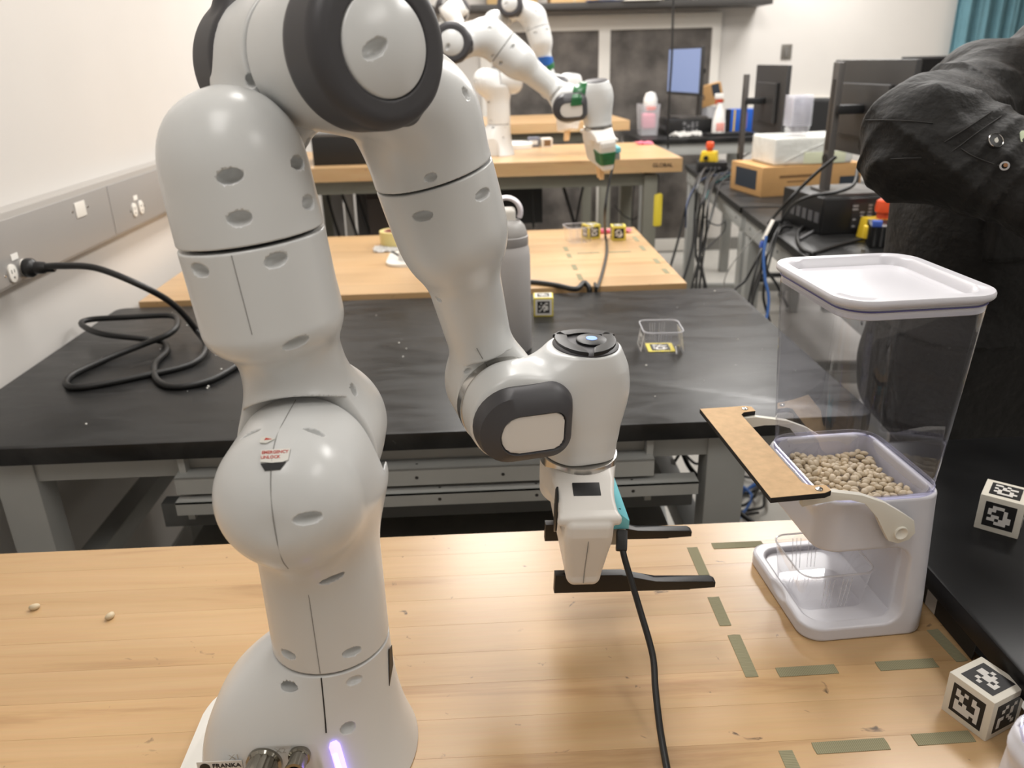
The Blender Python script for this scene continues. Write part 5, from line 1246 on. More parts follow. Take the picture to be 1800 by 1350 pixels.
M_GTAPE = mat('green_gaffer_tape', (44, 110, 66), rough=0.3, noise=0.3, nscale=40, bump=0.5, bscale=90)
def wrap_tape(par, fn, lo, hi, m, mw, off=0.0016, sel=None, h=0.003):
    def g(P):
        d = fn(P)-off
        return np.maximum(d, sel(P))
    return mesh_obj('tape_wrap', sdf_mesh('tape_wrap', g, lo, hi, h), m, par, mw)
wrap_tape(P2[6], lambda P: np.minimum(f_link6(P), d_box(P, (0.0, -0.002, 0.045), (0.09, 0.075, 0.03), 0.012)), (-0.06, -0.06, -0.02), (0.14, 0.07, 0.085), M_GTAPE, Matrix.Identity(4), 0.0025, lambda P: np.maximum(np.abs(P[..., 0]-0.033-0.25*(P[..., 1]-0.03))-0.020, np.maximum(-P[..., 1]+0.006, -P[..., 2])))
wrap_tape(P2[7], f_hand, (-0.05, -0.11, 0.0), (0.05, 0.11, 0.09), M_GTAPE, Matrix.Identity(4), 0.002, lambda P: np.maximum(np.abs(P[..., 2]-0.046)-0.020, -P[..., 1]+0.03))
box('camera_bracket', (0.040, 0.01, 0.035), (0.030, 0.09, 0.016), M_TEAL, P2[7], 0.002)
box('camera_body', (0.040, 0.01, 0.055), (0.026, 0.085, 0.022), mat('brushed_aluminium', (176, 174, 168)), P2[7], 0.006, 3)
q3 = down_q([-1.3598, -0.0645, 1.1997, -2.8829, -0.3506, 2.754, 0], 0, (1, 0.3, 0))
r3, T3, P3 = robot('distant white robot arm with blue and green tape on its forearm, on the third workbench', (0.2494, 3.3567, 0.23), 0, q3, False)
simple_fingers(P3[7], mat('beige_finger', (226, 192, 146)))
M_BTAPE = mat('blue_painter_tape', (40, 98, 178), rough=0.5)
wrap_tape(P3[5], f_link5, (-0.06, -0.06, -0.16), (0.06, 0.09, -0.05), M_BTAPE, Matrix.Identity(4), 0.004, lambda P: np.abs(P[..., 2]+0.112+0.2*P[..., 0])-0.020, 0.004)
wrap_tape(P3[5], f_link5, (-0.06, -0.06, -0.12), (0.06, 0.09, -0.03), M_GTAPE, Matrix.Identity(4), 0.006, lambda P: np.abs(P[..., 2]+0.080-0.3*P[..., 0])-0.012, 0.004)
r4, T4, P4 = robot('farthest white robot arm, only its raised elbow showing above the nearest arm', (-0.12, 4.62, 0.31), 0, [-2.5545, -0.4909, 1.1124, -2.1028, 1.0163, 1.6948, 0], False)
# ------------------------------------------------------------------ things on the second and third workbench
M_YTAPE = mat('yellow_clear_tape_roll', (222, 206, 140), rough=0.3)
tr_ = thing('tape_roll', 'roll of yellowish packing tape on the second workbench behind the robot arm', 'tape roll', (-0.155, 2.20, 0.052))
lathe('tape_wound', [(0.040, 0), (0.056, 0), (0.056, 0.050), (0.040, 0.050), (0.040, 0)], M_YTAPE, tr_, 36)
lathe('tape_core', [(0.037, 0), (0.040, 0), (0.040, 0.050), (0.037, 0.050), (0.037, 0)], mat('card_core', (176, 120, 110), rough=0.8), tr_, 36)
def crumple(name, label, loc, sx, sy, amp, m, seed, cat='paper', rz=0.0, grp=None):
    r = random.Random(seed); bm = bmesh.new(); n = 9; V = {}
    for i in range(n):
        for j in range(n):
            e = 1+0.12*r.uniform(-1, 1)
            V[i, j] = bm.verts.new(((i/(n-1)-0.5)*sx*e, (j/(n-1)-0.5)*sy*e, 0.0008+amp*r.random()))
    for i in range(n-1):
        for j in range(n-1): bm.faces.new((V[i, j], V[i+1, j], V[i+1, j+1], V[i, j+1]))
    bmesh.ops.solidify(bm, geom=list(bm.faces), thickness=0.0004)
    o = mesh_obj(name, bm_mesh(bm, name, 30), m); o.location = loc; o.rotation_euler = (0, 0, rz)
    return tag(o, label, cat, grp)
M_PAPER = mat('white_paper', (230, 228, 224), rough=0.7)
M_PINK = mat('pink_paper', (232, 140, 160), rough=0.7)
crumple('paper_sheet', 'crumpled white paper beside the tape roll on the second workbench', (-0.175, 2.115, 0.0505), 0.10, 0.07, 0.010, M_PAPER, 3)
crumple('paper_note', 'pink note lying behind the yellow cubes on the second workbench', (0.645, 2.30, 0.0505), 0.12, 0.05, 0.012, M_PINK, 5)
crumple('paper_note', 'pink note on the far right corner of the third workbench', (1.015, 3.66, 0.2305), 0.085, 0.11, 0.012, M_PINK, 6)
crumple('paper_sheet', 'torn white scrap of paper on the black table behind the grey bottle', (0.175, 1.475, 0.0405), 0.030, 0.022, 0.006, M_PAPER, 8)
bb = thing('equipment_case', 'flat black equipment case at the left of the third workbench', 'case', (-0.42, 3.27, 0.23))
box('case_body', (0, 0, 0.062), (0.36, 0.32, 0.124), mat('matt_black_case', (20, 20, 21), rough=0.5), bb, 0.003)
box('case_lid', (0, 0, 0.131), (0.362, 0.322, 0.014), mat('grey_case_lid', (96, 95, 94), rough=0.45), bb, 0.003)
ds = thing('round_lid', 'white round plastic lid lying on the third workbench', 'lid', (0.33, 3.63, 0.23))
lathe('lid_disc', [(0, 0.030), (0.088, 0.030), (0.096, 0.026), (0.098, 0.018), (0.094, 0.0), (0, 0)], mat('white_lid_plastic', (232, 231, 228), rough=0.35), ds, 48)
lathe('lid_groove', [(0.080, 0.0302), (0.078, 0.0312), (0.074, 0.0302)], mat('white_lid_plastic', (232, 231, 228)), ds, 48)
cb = thing('small_carton', 'small brown and white carton beside the round white lid', 'carton', (0.50, 3.66, 0.23), 0.1)
box('carton_body', (0, 0, 0.022), (0.055, 0.07, 0.044), mat('white_carton', (222, 216, 206), rough=0.6), cb, 0.001)
box('carton_label', (0, -0.0353, 0.022), (0.036, 0.0006, 0.030), mat('brown_print', (122, 92, 60), rough=0.7), cb)
gb = thing('small_carton', 'grey patterned carton between the white lid and the brown carton', 'carton', (0.435, 3.68, 0.23), -0.05)
box('carton_body', (0, 0, 0.024), (0.06, 0.05, 0.048), mat('grey_carton', (120, 122, 134), rough=0.6, noise=0.3, nscale=60), gb, 0.001)
box('carton_label', (0, -0.0253, 0.024), (0.04, 0.0006, 0.02), M_PAPER, gb)
pd_ = thing('leg_pad', 'yellow foam pad strapped beside the right leg of the third workbench', 'pad', (0.963, 3.055, -0.08))
lathe('pad_foam', [(0, 0), (0.020, 0), (0.024, 0.004), (0.024, 0.142), (0.020, 0.147), (0, 0.147)], mat('yellow_foam', (226, 204, 58), rough=0.6), pd_, 24)
tube('pad_cord', [(0, 0, 0.147), (0.004, 0, 0.20), (0, 0, 0.235)], 0.002, M_BLACKP, pd_)
# dark monitor and boards stored under the third workbench
um = thing('stored_monitor', 'dark monitor stored under the third workbench behind the bottle', 'monitor', (0.31, 3.42, FLOOR_Z), 0.1)
box('screen_case', (0, 0, 0.86), (0.30, 0.03, 0.24), M_BLACKP, um, 0.006)
box('screen_foot', (0, 0.01, 0.37), (0.05, 0.03, 0.74), M_BLACKP, um, 0.003)
box('screen_base', (0, 0, 0.008), (0.26, 0.2, 0.016), M_BLACKP, um, 0.004)
for k, (x, w, c, lab) in enumerate(((-0.575, 0.055, (150, 148, 146), 'grey board leaning under the third workbench, leftmost of three'), (-0.515, 0.045, (206, 204, 200), 'pale board leaning under the third workbench, middle of three'), (-0.452, 0.055, (96, 94, 94), 'dark board leaning under the third workbench, right of the pale one'))):
    o = box('leaning_board', (0, 0, 0.52), (w, 0.02, 1.0), mat('board_%d' % k, c, rough=0.6), None, 0.002)
    o.location = (x, 3.36, FLOOR_Z+0.002); o.rotation_euler = (rad(-6), 0, 0); tag(o, lab, 'board', 'boards under the third workbench')
dr = thing('drawer_unit', 'dark drawer unit under the third workbench behind the tape roll', 'drawer unit', (-0.29, 3.45, FLOOR_Z))
box('cabinet', (0, 0, 0.48), (0.22, 0.40, 0.95), mat('dark_brown_laminate', (58, 50, 46), rough=0.5), dr, 0.003)
for k in range(4):
    d = box('drawer', (0, -0.206, 0.14+0.225*k), (0.205, 0.014, 0.205), mat('drawer_dark', (64, 55, 50), rough=0.45), dr, 0.003)
    box('handle', (0, -0.220, 0.21+0.225*k), (0.08, 0.014, 0.012), M_DKSTEEL, d, 0.003)
# ------------------------------------------------------------------ computers, monitors and boxes at the right
M_MON = mat('monitor_dark_grey', (50, 49, 49), rough=0.45); M_MON2 = mat('monitor_black', (24, 24, 25), rough=0.4)
M_STAND = mat('stand_dark_silver', (92, 89, 87), rough=0.4, metal=0.4)
def monitor(label, loc, rz, w, h, zc, lit=None, pole=None, roll=0.0, tilt=0.0, slim=False):
    # local: screen faces +y, stand foot at the origin
    t = thing('monitor', label, 'monitor', loc, rz, 'computer monitors')
    Mx = TR(0, 0.105, zc) @ RY(roll) @ RX(tilt)
    c = box('screen_case', (0, 0, 0), (w, 0.022, h), M_MON, t, 0.004, 2, None, Mx)
    hump = prism('back_hump', [(-w*0.32, -h*0.30), (w*0.32, -h*0.30), (w*0.32, h*0.26), (-w*0.32, h*0.26)], 0.0, 0.024, M_MON, c, 0.012, 2, None, TR(0, -0.010, 0) @ RX(PI/2))
    scr = lit or mat('screen_glass_off', (12, 12, 14), rough=0.12)
    box('screen', (0, 0.0112, 0.004), (w-0.02, 0.0012, h-0.03), scr, c)
    if pole: 
        box('stand_pole', (0, -0.022, pole/2+0.01), (0.044, 0.022, pole), M_STAND, t, 0.003)
        box('pole_channel', (0, -0.0335, pole*0.62), (0.020, 0.002, pole*0.55), M_MON2, t)
    else: box('stand_pole', (0, -0.01, zc/2), (0.05, 0.02, zc), M_STAND, t, 0.003)
    box('mount_arm', (0, 0.035, zc), (0.07, 0.12, 0.030), M_MON2, t, 0.004)
    lathe('cable_ring', [(0.010, 0), (0.016, 0), (0.016, 0.003), (0.010, 0.003), (0.010, 0)], M_MON2, t, 20, None, TR(0, -0.034, 0.12) @ RX(PI/2))
    prism('stand_foot', rrect(-0.11, 0.11, -0.035, 0.17, 0.03, 5), 0.0, 0.010, M_STAND, t, 0.002)
    return t
def pc(label, loc, rz, w, d, h):
    t = thing('desktop_computer', label, 'computer', loc, rz, 'desktop computers')
    box('case', (w/2, d/2, h/2), (w, d, h), M_MON2, t, 0.004)
    box('front_bezel', (w/2, -0.004, h/2), (w-0.006, 0.008, h-0.006), mat('bezel_black', (30, 30, 31), rough=0.35), t, 0.002)
    lb = box('spec_label', (w*0.52, -0.0088, h*0.50), (w*0.34, 0.0008, h*0.70), mat('dark_label', (44, 44, 46), rough=0.5), t)
    r = random.Random(4)
    for k in range(7):
        for j in range(4):
            if r.random() < 0.75:
                box('label_print', (w*0.52-w*0.135+j*w*0.09, -0.0094, h*0.22+k*h*0.092), (w*0.07*r.uniform(0.4, 1), 0.0004, h*0.045), mat('label_grey', (150, 150, 152), rough=0.6), lb)
    for k in range(5):
        box('rear_port', (-0.001, 0.03+k*0.045, h*0.45), (0.003, 0.03, h*0.28), mat('port_metal', (120, 120, 124), rough=0.35, metal=0.6), t)
    return t
pc('large black computer lying on the near desk behind the clear hopper', (1.345, 2.13, 0.05), rad(6), 0.31, 0.30, 0.128)
monitor('right monitor seen from behind on a tall stand over the large computer', (1.425, 2.27, 0.178), rad(-87), 0.54, 0.32, 0.285, pole=0.43)
monitor('middle monitor seen from behind above the white package', (1.505, 3.52, 0.05), rad(-93), 0.52, 0.33, 0.385, pole=0.50)
monitor('left monitor with a blue lit screen on the far desk', (1.60, 4.86, 0.275), rad(101), 0.50, 0.29, 0.285, lit=emit('blue_screen', (0.155, 0.20, 0.34), 0.9))
pc('black computer under the blue lit monitor on the far desk', (1.36, 4.70, 0.18), 0.0, 0.30, 0.30, 0.095)
monitor('monitor behind the jacket shoulder, only its top left corner showing', (2.62, 3.75, 0.05), rad(170), 0.54, 0.32, 0.41)
fd2 = thing('computer_desk', 'far desk at the right hidden behind the person in the black jacket', 'desk', (2.25, 3.45, FLOOR_Z), 0, 'black topped computer desks')
prism('desk_top', rrect(0, 1.0, 0, 0.7, 0.012, 3), 0.022-FLOOR_Z, 0.05-FLOOR_Z, M_BTOP, fd2, 0.002)
for x in (0.05, 0.95):
    for y in (0.05, 0.65): box('leg', (x, y, (0.022-FLOOR_Z)/2), (0.06, 0.06, 0.02-FLOOR_Z), M_STEEL, fd2, 0.004)
# brown carton, wrapped pack, stack of trays
M_CARD = mat('brown_cardboard', (190, 148, 96), rough=0.75, noise=0.06, nscale=30); M_NAVY = mat('navy_print', (44, 52, 62), rough=0.6)
cx = thing('cardboard_box', 'long brown cardboard box on the near desk under the wrapped package', 'box', (1.415, 2.97, 0.05), rad(10))
box('carton_body', (0.25, 0.15, 0.065), (0.50, 0.30, 0.13), M_CARD, cx, 0.002)
box('carton_flap', (0.12, 0.15, 0.1305), (0.012, 0.29, 0.0012), mat('flap_shadow', (150, 112, 70), rough=0.8), cx)
box('navy_panel', (-0.0006, 0.15, 0.068), (0.0012, 0.20, 0.085), M_NAVY, cx)
box('navy_panel', (0.44, -0.0006, 0.045), (0.10, 0.0012, 0.055), M_NAVY, cx)
box('carton_print', (0.17, -0.0006, 0.085), (0.17, 0.0010, 0.012), mat('print_brown', (120, 88, 54), rough=0.8), cx)
box('carton_print', (0.17, -0.0006, 0.062), (0.09, 0.0010, 0.006), mat('print_brown', (120, 88, 54)), cx)
M_WRAP = mat('white_film_wrap', (222, 223, 218), rough=0.25, noise=0.10, nscale=16, bump=0.8, bscale=28)
wp_ = thing('wrapped_package', 'white package in shiny film on top of the brown cardboard box', 'package', (1.475, 3.0, 0.18), rad(6))
box('package_body', (0.19, 0.13, 0.062), (0.38, 0.25, 0.122), M_WRAP, wp_, 0.014, 3)
box('paper_wedge', (0.24, 0.0035, 0.03), (0.20, 0.004, 0.05), mat('pale_green_card', (214, 218, 190), rough=0.6), wp_, 0.001)
tube('film_crease', [(0.05, -0.001, 0.02), (0.16, -0.002, 0.07), (0.28, -0.001, 0.115)], 0.0016, M_WRAP, wp_)
tm = {}
for k in range(14):
    t = thing('nested_tray', 'clear tray in the tall stack on the wrapped package, %s' % (['lowest of all'] + [w + ' from the bottom' for w in 'second third fourth fifth sixth seventh eighth ninth tenth eleventh twelfth thirteenth'.split()] + ['topmost of all'])[k], 'tray', (1.59, 3.08, 0.3045+k*0.0095), rad(6+(k*37 % 5)-2), 'trays in the tall stack')
    if not tm:
        s = lambda kk, r: rrect(-0.05*kk, 0.05*kk, -0.045*kk, 0.045*kk, r, 3)
        bm = bmesh.new(); rows = [[bm.verts.new((x, y, z)) for x, y in O] for O, z in ((s(0.8, 0.012), 0), (s(0.97, 0.015), 0.046))]; n = len(rows[0])
        for i in range(n): bm.faces.new((rows[0][i], rows[0][(i+1) % n], rows[1][(i+1) % n], rows[1][i]))
        bm.faces.new(rows[0][::-1]); tm['w'] = bm_mesh(bm, 'w', 50)
        bm = bmesh.new(); P = [(x, y, 0.046) for x, y in s(1, 0.016)]; P += P[:2]; b_tube(bm, P, 0.0022, 5); tm['r'] = bm_mesh(bm, 'r', 60)
    mesh_obj('tray_wall', tm['w'], M_TRAY, t); mesh_obj('tray_rim', tm['r'], glass('stack_rim', (0.8, 0.8, 0.86), 0.1, 1.5, 0.55), t)
# emergency stops
M_YEL = mat('yellow_enclosure', (224, 190, 50), rough=0.4); M_ORED = mat('orange_red_button', (222, 84, 44), rough=0.4)
def estop(label, loc, rz, s=1.0):
    t = thing('emergency_stop', label, 'emergency stop', loc, rz, 'emergency stop buttons')
    prism('enclosure', [(-0.045*s, 0), (0.045*s, 0), (0.038*s, 0.05*s), (-0.038*s, 0.05*s)], -0.036*s, 0.036*s, M_YEL, t, 0.004, 2, None, RX(PI/2))
    lathe('button_neck', [(0, 0.048*s), (0.016*s, 0.048*s), (0.016*s, 0.070*s), (0, 0.070*s)], mat('button_neck_red', (170, 60, 40), rough=0.5), t, 24)
    lathe('mushroom_button', [(0.016*s, 0.066*s), (0.021*s, 0.067*s), (0.022*s, 0.078*s), (0.020*s, 0.094*s), (0.014*s, 0.098*s), (0, 0.099*s)], M_ORED, t, 28)
    lathe('cable_gland', [(0, 0), (0.012*s, 0), (0.012*s, 0.02*s), (0, 0.02*s)], M_BLACKP, t, 16, None, TR(-0.01*s, -0.036*s, 0.02*s) @ RX(PI/2))
    return t
estop('yellow emergency stop box with red button on the desk beside the third workbench', (1.430, 3.90, 0.105), rad(-25), 1.05)
db = thing('junction_box', 'black junction box under the yellow emergency stop, with cables', 'junction box', (1.445, 3.90, 0.05), rad(-10))
box('box_body', (0, 0, 0.027), (0.16, 0.13, 0.054), M_MON2, db, 0.004)
for k in range(4): box('box_port', (-0.03+k*0.022, -0.0655, 0.024), (0.014, 0.003, 0.012), mat('port_metal', (120, 120, 124)), db)
dk = thing('docking_station', 'dark docking station with a blue plug among the tangled cables', 'dock', (1.60, 3.72, 0.05), rad(20))
box('dock_body', (0, 0, 0.018), (0.15, 0.08, 0.036), M_MON2, dk, 0.004)
box('blue_plug', (-0.05, -0.05, 0.018), (0.03, 0.03, 0.018), mat('blue_vga_plug', (62, 92, 176), rough=0.5), dk, 0.003)
ps = thing('power_supply', 'ribbed black power supply with coiled cables beside the jacket', 'power supply', (1.44, 1.92, 0.05), rad(-20))
box('supply_body', (0.07, 0.06, 0.035), (0.17, 0.13, 0.07), M_MON2, ps, 0.003)
for k in range(8): box('cooling_rib', (0.0+k*0.020, -0.0075, 0.035), (0.006, 0.008, 0.06), mat('rib_grey', (62, 62, 62), rough=0.45), ps)
box('yellow_band', (-0.03, 0.0, 0.05), (0.012, 0.03, 0.04), M_YEL, ps, 0.002)
box('blue_plug', (0.0, -0.02, 0.082), (0.03, 0.022, 0.02), mat('blue_vga_plug', (62, 92, 176)), ps, 0.003)
for k in range(3):
    pts = [(0.11+0.045*math.cos(a)*(1-0.1*k), 0.05+0.05*math.sin(a), 0.085+0.012*k+0.006*math.sin(2*a)) for a in [i*0.5 for i in range(14)]]
    tube('coiled_lead', pts, 0.006, mat('grey_thick_cable', (110, 110, 112)) if k == 2 else M_CABLE, ps)
estop('red emergency stop button on the power supply near the jacket', (1.53, 2.06, 0.05), rad(10), 1.35)
ad = thing('cable_adapter', 'black and white adapter hanging over the near desk edge with a blue plug', 'adapter', (1.108, 1.96, 0.105), rad(8))
box('adapter_body', (0, 0, 0), (0.020, 0.022, 0.075), M_MON2, ad, 0.003, 2, RY(rad(24)))
box('adapter_face', (-0.0115, 0, 0.002), (0.003, 0.020, 0.070), M_SOCK, ad, 0.001, 2, RY(rad(24)))
box('adapter_plug', (-0.017, 0, -0.046), (0.016, 0.016, 0.022), mat('blue_vga_plug', (62, 92, 176)), ad, 0.003, 2, RY(rad(10)))
lt = thing('laptop', 'closed dark laptop on a white sheet beside the right monitor stand', 'laptop', (1.70, 2.62, 0.051), rad(10))
box('laptop_base', (0, 0, 0.011), (0.34, 0.24, 0.012), M_MON2, lt, 0.004)
box('laptop_lid', (0, 0, 0.021), (0.34, 0.24, 0.008), mat('laptop_lid_grey', (44, 44, 46), rough=0.35), lt, 0.003)
crumple('paper_sheet', 'large white sheet spread on the near desk beneath the laptop', (1.72, 2.50, 0.0502), 0.42, 0.40, 0.0006, M_PAPER, 12)
# far desk things
sb = thing('spray_bottle', 'white spray bottle with red nozzle beside the lit monitor', 'bottle', (1.66, 4.56, 0.18))
lathe('bottle_body', [(0, 0), (0.040, 0), (0.042, 0.01), (0.040, 0.09), (0.026, 0.15), (0.014, 0.185), (0.014, 0.20), (0, 0.20)], mat('white_bottle', (224, 222, 218), rough=0.4), sb, 28)
box('bottle_label', (0, -0.040, 0.055), (0.05, 0.004, 0.05), mat('red_white_label', (216, 150, 140), rough=0.6), sb, 0.001)
lathe('red_collar', [(0.016, 0.198), (0.017, 0.200), (0.017, 0.215), (0, 0.215)], M_RED, sb, 20)
box('spray_head', (-0.008, 0, 0.235), (0.055, 0.020, 0.032), mat('white_bottle', (224, 222, 218)), sb, 0.006)
box('trigger', (-0.026, 0, 0.205), (0.006, 0.012, 0.04), M_RED, sb, 0.002)
bn = thing('storage_bin', 'clear storage bin with pink and white contents left of the lit monitor', 'bin', (1.255, 4.78, 0.18))
loft('bin_wall', [(rrect(-0.055, 0.055, -0.07, 0.07, 0.015, 3), 0.001), (rrect(-0.065, 0.065, -0.08, 0.08, 0.018, 3), 0.19)], glass('bin_plastic', (0.9, 0.9, 0.9), 0.15, 1.4, 0.3), bn, True)
lathe('white_ball_contents', [(0, 0.12), (0.03, 0.125), (0.045, 0.16), (0.045, 0.20), (0.03, 0.235), (0, 0.245)], M_PAPER, bn, 20, None, TR(0.012, 0, 0.02))
box('pink_contents', (0.0, -0.02, 0.085), (0.085, 0.08, 0.10), M_PINK, bn, 0.02, 3)
box('orange_contents', (0.012, -0.02, 0.165), (0.06, 0.05, 0.025), M_ORED, bn, 0.008, 2)
cb2 = thing('cardboard_box', 'small tilted brown carton with a dark square above the blue box', 'box', (1.735, 4.98, 0.31), rad(-8))
box('carton_body', (0, 0, 0.10), (0.15, 0.12, 0.13), M_CARD, cb2, 0.002, 2, RY(rad(-14)))
box('navy_panel', (0.035, -0.0606, 0.125), (0.05, 0.0012, 0.075), M_NAVY, cb2, 0, 2, RY(rad(-14)))
cp = thing('carton_stand', 'grey plastic jug holding up the tilted carton on the far desk', 'jug', (1.70, 4.98, 0.18))
lathe('jug_body', [(0, 0), (0.05, 0), (0.052, 0.08), (0.058, 0.15), (0.055, 0.152), (0, 0.15)], glass('jug_plastic', (0.75, 0.76, 0.78), 0.2, 1.4, 0.4), cp, 24)
tube('jug_handle', [(0.05, 0, 0.13), (0.08, 0, 0.11), (0.078, 0, 0.05), (0.05, 0, 0.03)], 0.006, mat('grey_lid', (158, 155, 152)), cp)
bl = thing('blue_carton', 'bright blue product carton on the far desk', 'carton', (1.885, 4.84, 0.18), 0.03)
box('carton_body', (0, 0, 0.07), (0.17, 0.11, 0.14), mat('bright_blue_print', (38, 92, 186), rough=0.4), bl, 0.001)
box('carton_side', (-0.0856, 0, 0.07), (0.0012, 0.11, 0.14), mat('dark_print', (40, 40, 44), rough=0.5), bl)
box('carton_stripe', (-0.06, -0.0556, 0.07), (0.010, 0.0012, 0.138), M_YEL, bl)
box('carton_panel', (0.01, -0.0556, 0.07), (0.03, 0.0012, 0.10), mat('pale_red_print', (150, 120, 170), rough=0.5), bl)
kb = thing('keyboard', 'black keyboard on the far desk in front of the blue carton', 'keyboard', (1.72, 4.56, 0.18), 0.06)
box('keyboard_base', (0, 0, 0.008), (0.30, 0.12, 0.014), M_MON2, kb, 0.003)
for r_ in range(4):
    for c_ in range(11): box('key', (-0.13+c_*0.026, -0.042+r_*0.027, 0.0165), (0.021, 0.021, 0.005), mat('key_black', (34, 34, 35), rough=0.5), kb)
crumple('paper_sheet', 'crumpled white paper before the computer on the far desk', (1.45, 4.53, 0.1805), 0.20, 0.09, 0.035, M_PAPER, 21)
# office chair behind the desks
ch = thing('office_chair', 'black office chair with rounded back behind the wrapped package', 'chair', (2.34, 4.62, FLOOR_Z), rad(150))
def f_back(P):
    q = P.copy(); q[..., 1] = q[..., 1]-0.6*(P[..., 0]**2)
    return d_box(q, (0, 0, 0), (0.40, 0.05, 0.44), 0.024)*0.8
mesh_obj('backrest', sdf_mesh('backrest', f_back, (-0.22, -0.06, -0.24), (0.22, 0.10, 0.24), 0.012), mat('black_chair_mesh', (34, 34, 35), rough=0.8), ch, TR(0, 0.22, 1.04) @ RX(rad(-8)))
prism('seat', rrect(-0.24, 0.24, -0.23, 0.23, 0.10, 6), 0.46, 0.53, mat('black_chair_mesh', (34, 34, 35)), ch, 0.02, 3)
box('back_bar', (0, 0.235, 0.70), (0.06, 0.02, 0.46), M_BLACKP, ch, 0.006)
tube('gas_column', [(0, 0, 0.08), (0, 0, 0.46)], 0.025, M_DKSTEEL, ch, smooth=False)
for k in range(5):
    a = 2*PI*k/5; lg = tube('leg', [(0, 0, 0.10), (0.28*math.cos(a), 0.28*math.sin(a), 0.07)], 0.018, M_BLACKP, ch, smooth=False)
    lathe('castor', [(0, -0.012), (0.026, -0.012), (0.026, 0.012), (0, 0.012)], M_BLACKP, ch, 16, None, TR(0.28*math.cos(a), 0.28*math.sin(a), 0.027) @ RZ(a) @ RX(PI/2))
# shelf load
for lab, x, w, h, c, rot in (('brown carton on the wall shelf at its left part', 0.42, 0.36, 0.24, (178, 150, 104), 0.0), ('pale brown carton on the wall shelf above the left grille', 0.86, 0.34, 0.22, (214, 178, 128), 0.03), ('dark plastic crate on the wall shelf beside the cartons', 1.50, 0.42, 0.16, (46, 44, 44), 0.0), ('black bag of cables on the wall shelf near its right end', 1.93, 0.24, 0.12, (70, 68, 72), 0.05), ('lilac box at the right end of the wall shelf', 2.17, 0.13, 0.10, (188, 178, 190), 0.0)):
    t = thing('shelf_carton', lab, 'box', (x, 5.72, 1.023), rot, 'boxes on the wall shelf')
    box('carton_body', (0, 0, h/2), (w, 0.24, h), mat('shelf_' + lab.split()[0] + str(int(x*100)), c, rough=0.7), t, 0.003)
    box('carton_seam', (0, -0.1206, h*0.5), (w*0.02, 0.0012, h*0.98), mat('shelf_tape', (200, 190, 160), rough=0.5), t)
crumple('document_pile', 'blue and white folder sticking out of the wall shelf', (1.10, 5.62, 1.0235), 0.34, 0.16, 0.012, mat('folder_blue', (120, 126, 160), rough=0.5), 31)
pl_ = prism('white_tray', [(-0.14, 0), (0.14, 0.0), (0.16, 0.05), (0.12, 0.05), (-0.10, 0.012)], -0.10, 0.10, M_SOCK, None, 0.003, 2, None, TR(1.33, 5.63, 1.023) @ RX(PI/2))
tag(pl_, 'curved white plastic tray on the wall shelf', 'tray')
# object glimpsed on the lower shelf under the black table
cl = thing('metal_bracket', 'shiny metal bracket clamp lying on the lower shelf of the black table', 'bracket', (0.47, 1.02, -0.554), rad(15))
box('bracket_plate', (0, 0, 0.055), (0.045, 0.05, 0.11), mat('galvanised_bracket', (168, 166, 158), rough=0.3, metal=0.8), cl, 0.003)
lathe('clamp_ring', [(0.030, 0), (0.042, 0), (0.042, 0.012), (0.030, 0.012), (0.030, 0)], mat('galvanised_bracket', (168, 166, 158)), cl, 28, None, TR(-0.06, 0, 0.08))
lathe('clamp_knob', [(0, 0.11), (0.010, 0.11), (0.012, 0.13), (0, 0.135)], mat('galvanised_bracket', (168, 166, 158)), cl, 16)
# crumbs on the black table
bm = bmesh.new(); r = random.Random(11)
for k in range(46):
    x = r.uniform(-0.75, 0.8); y = r.uniform(0.70, 1.5); q = bmesh.ops.create_icosphere(bm, subdivisions=1, radius=r.uniform(0.0008, 0.0026))
    bmesh.ops.translate(bm, vec=(x, y, BZ+0.001), verts=q['verts'])
tag(mesh_obj('crumbs', bm_mesh(bm, 'crumbs', 180), mat('crumb_white', (226, 224, 218), rough=0.7)), 'white crumbs scattered over the black lab table', 'crumbs', kind='stuff')
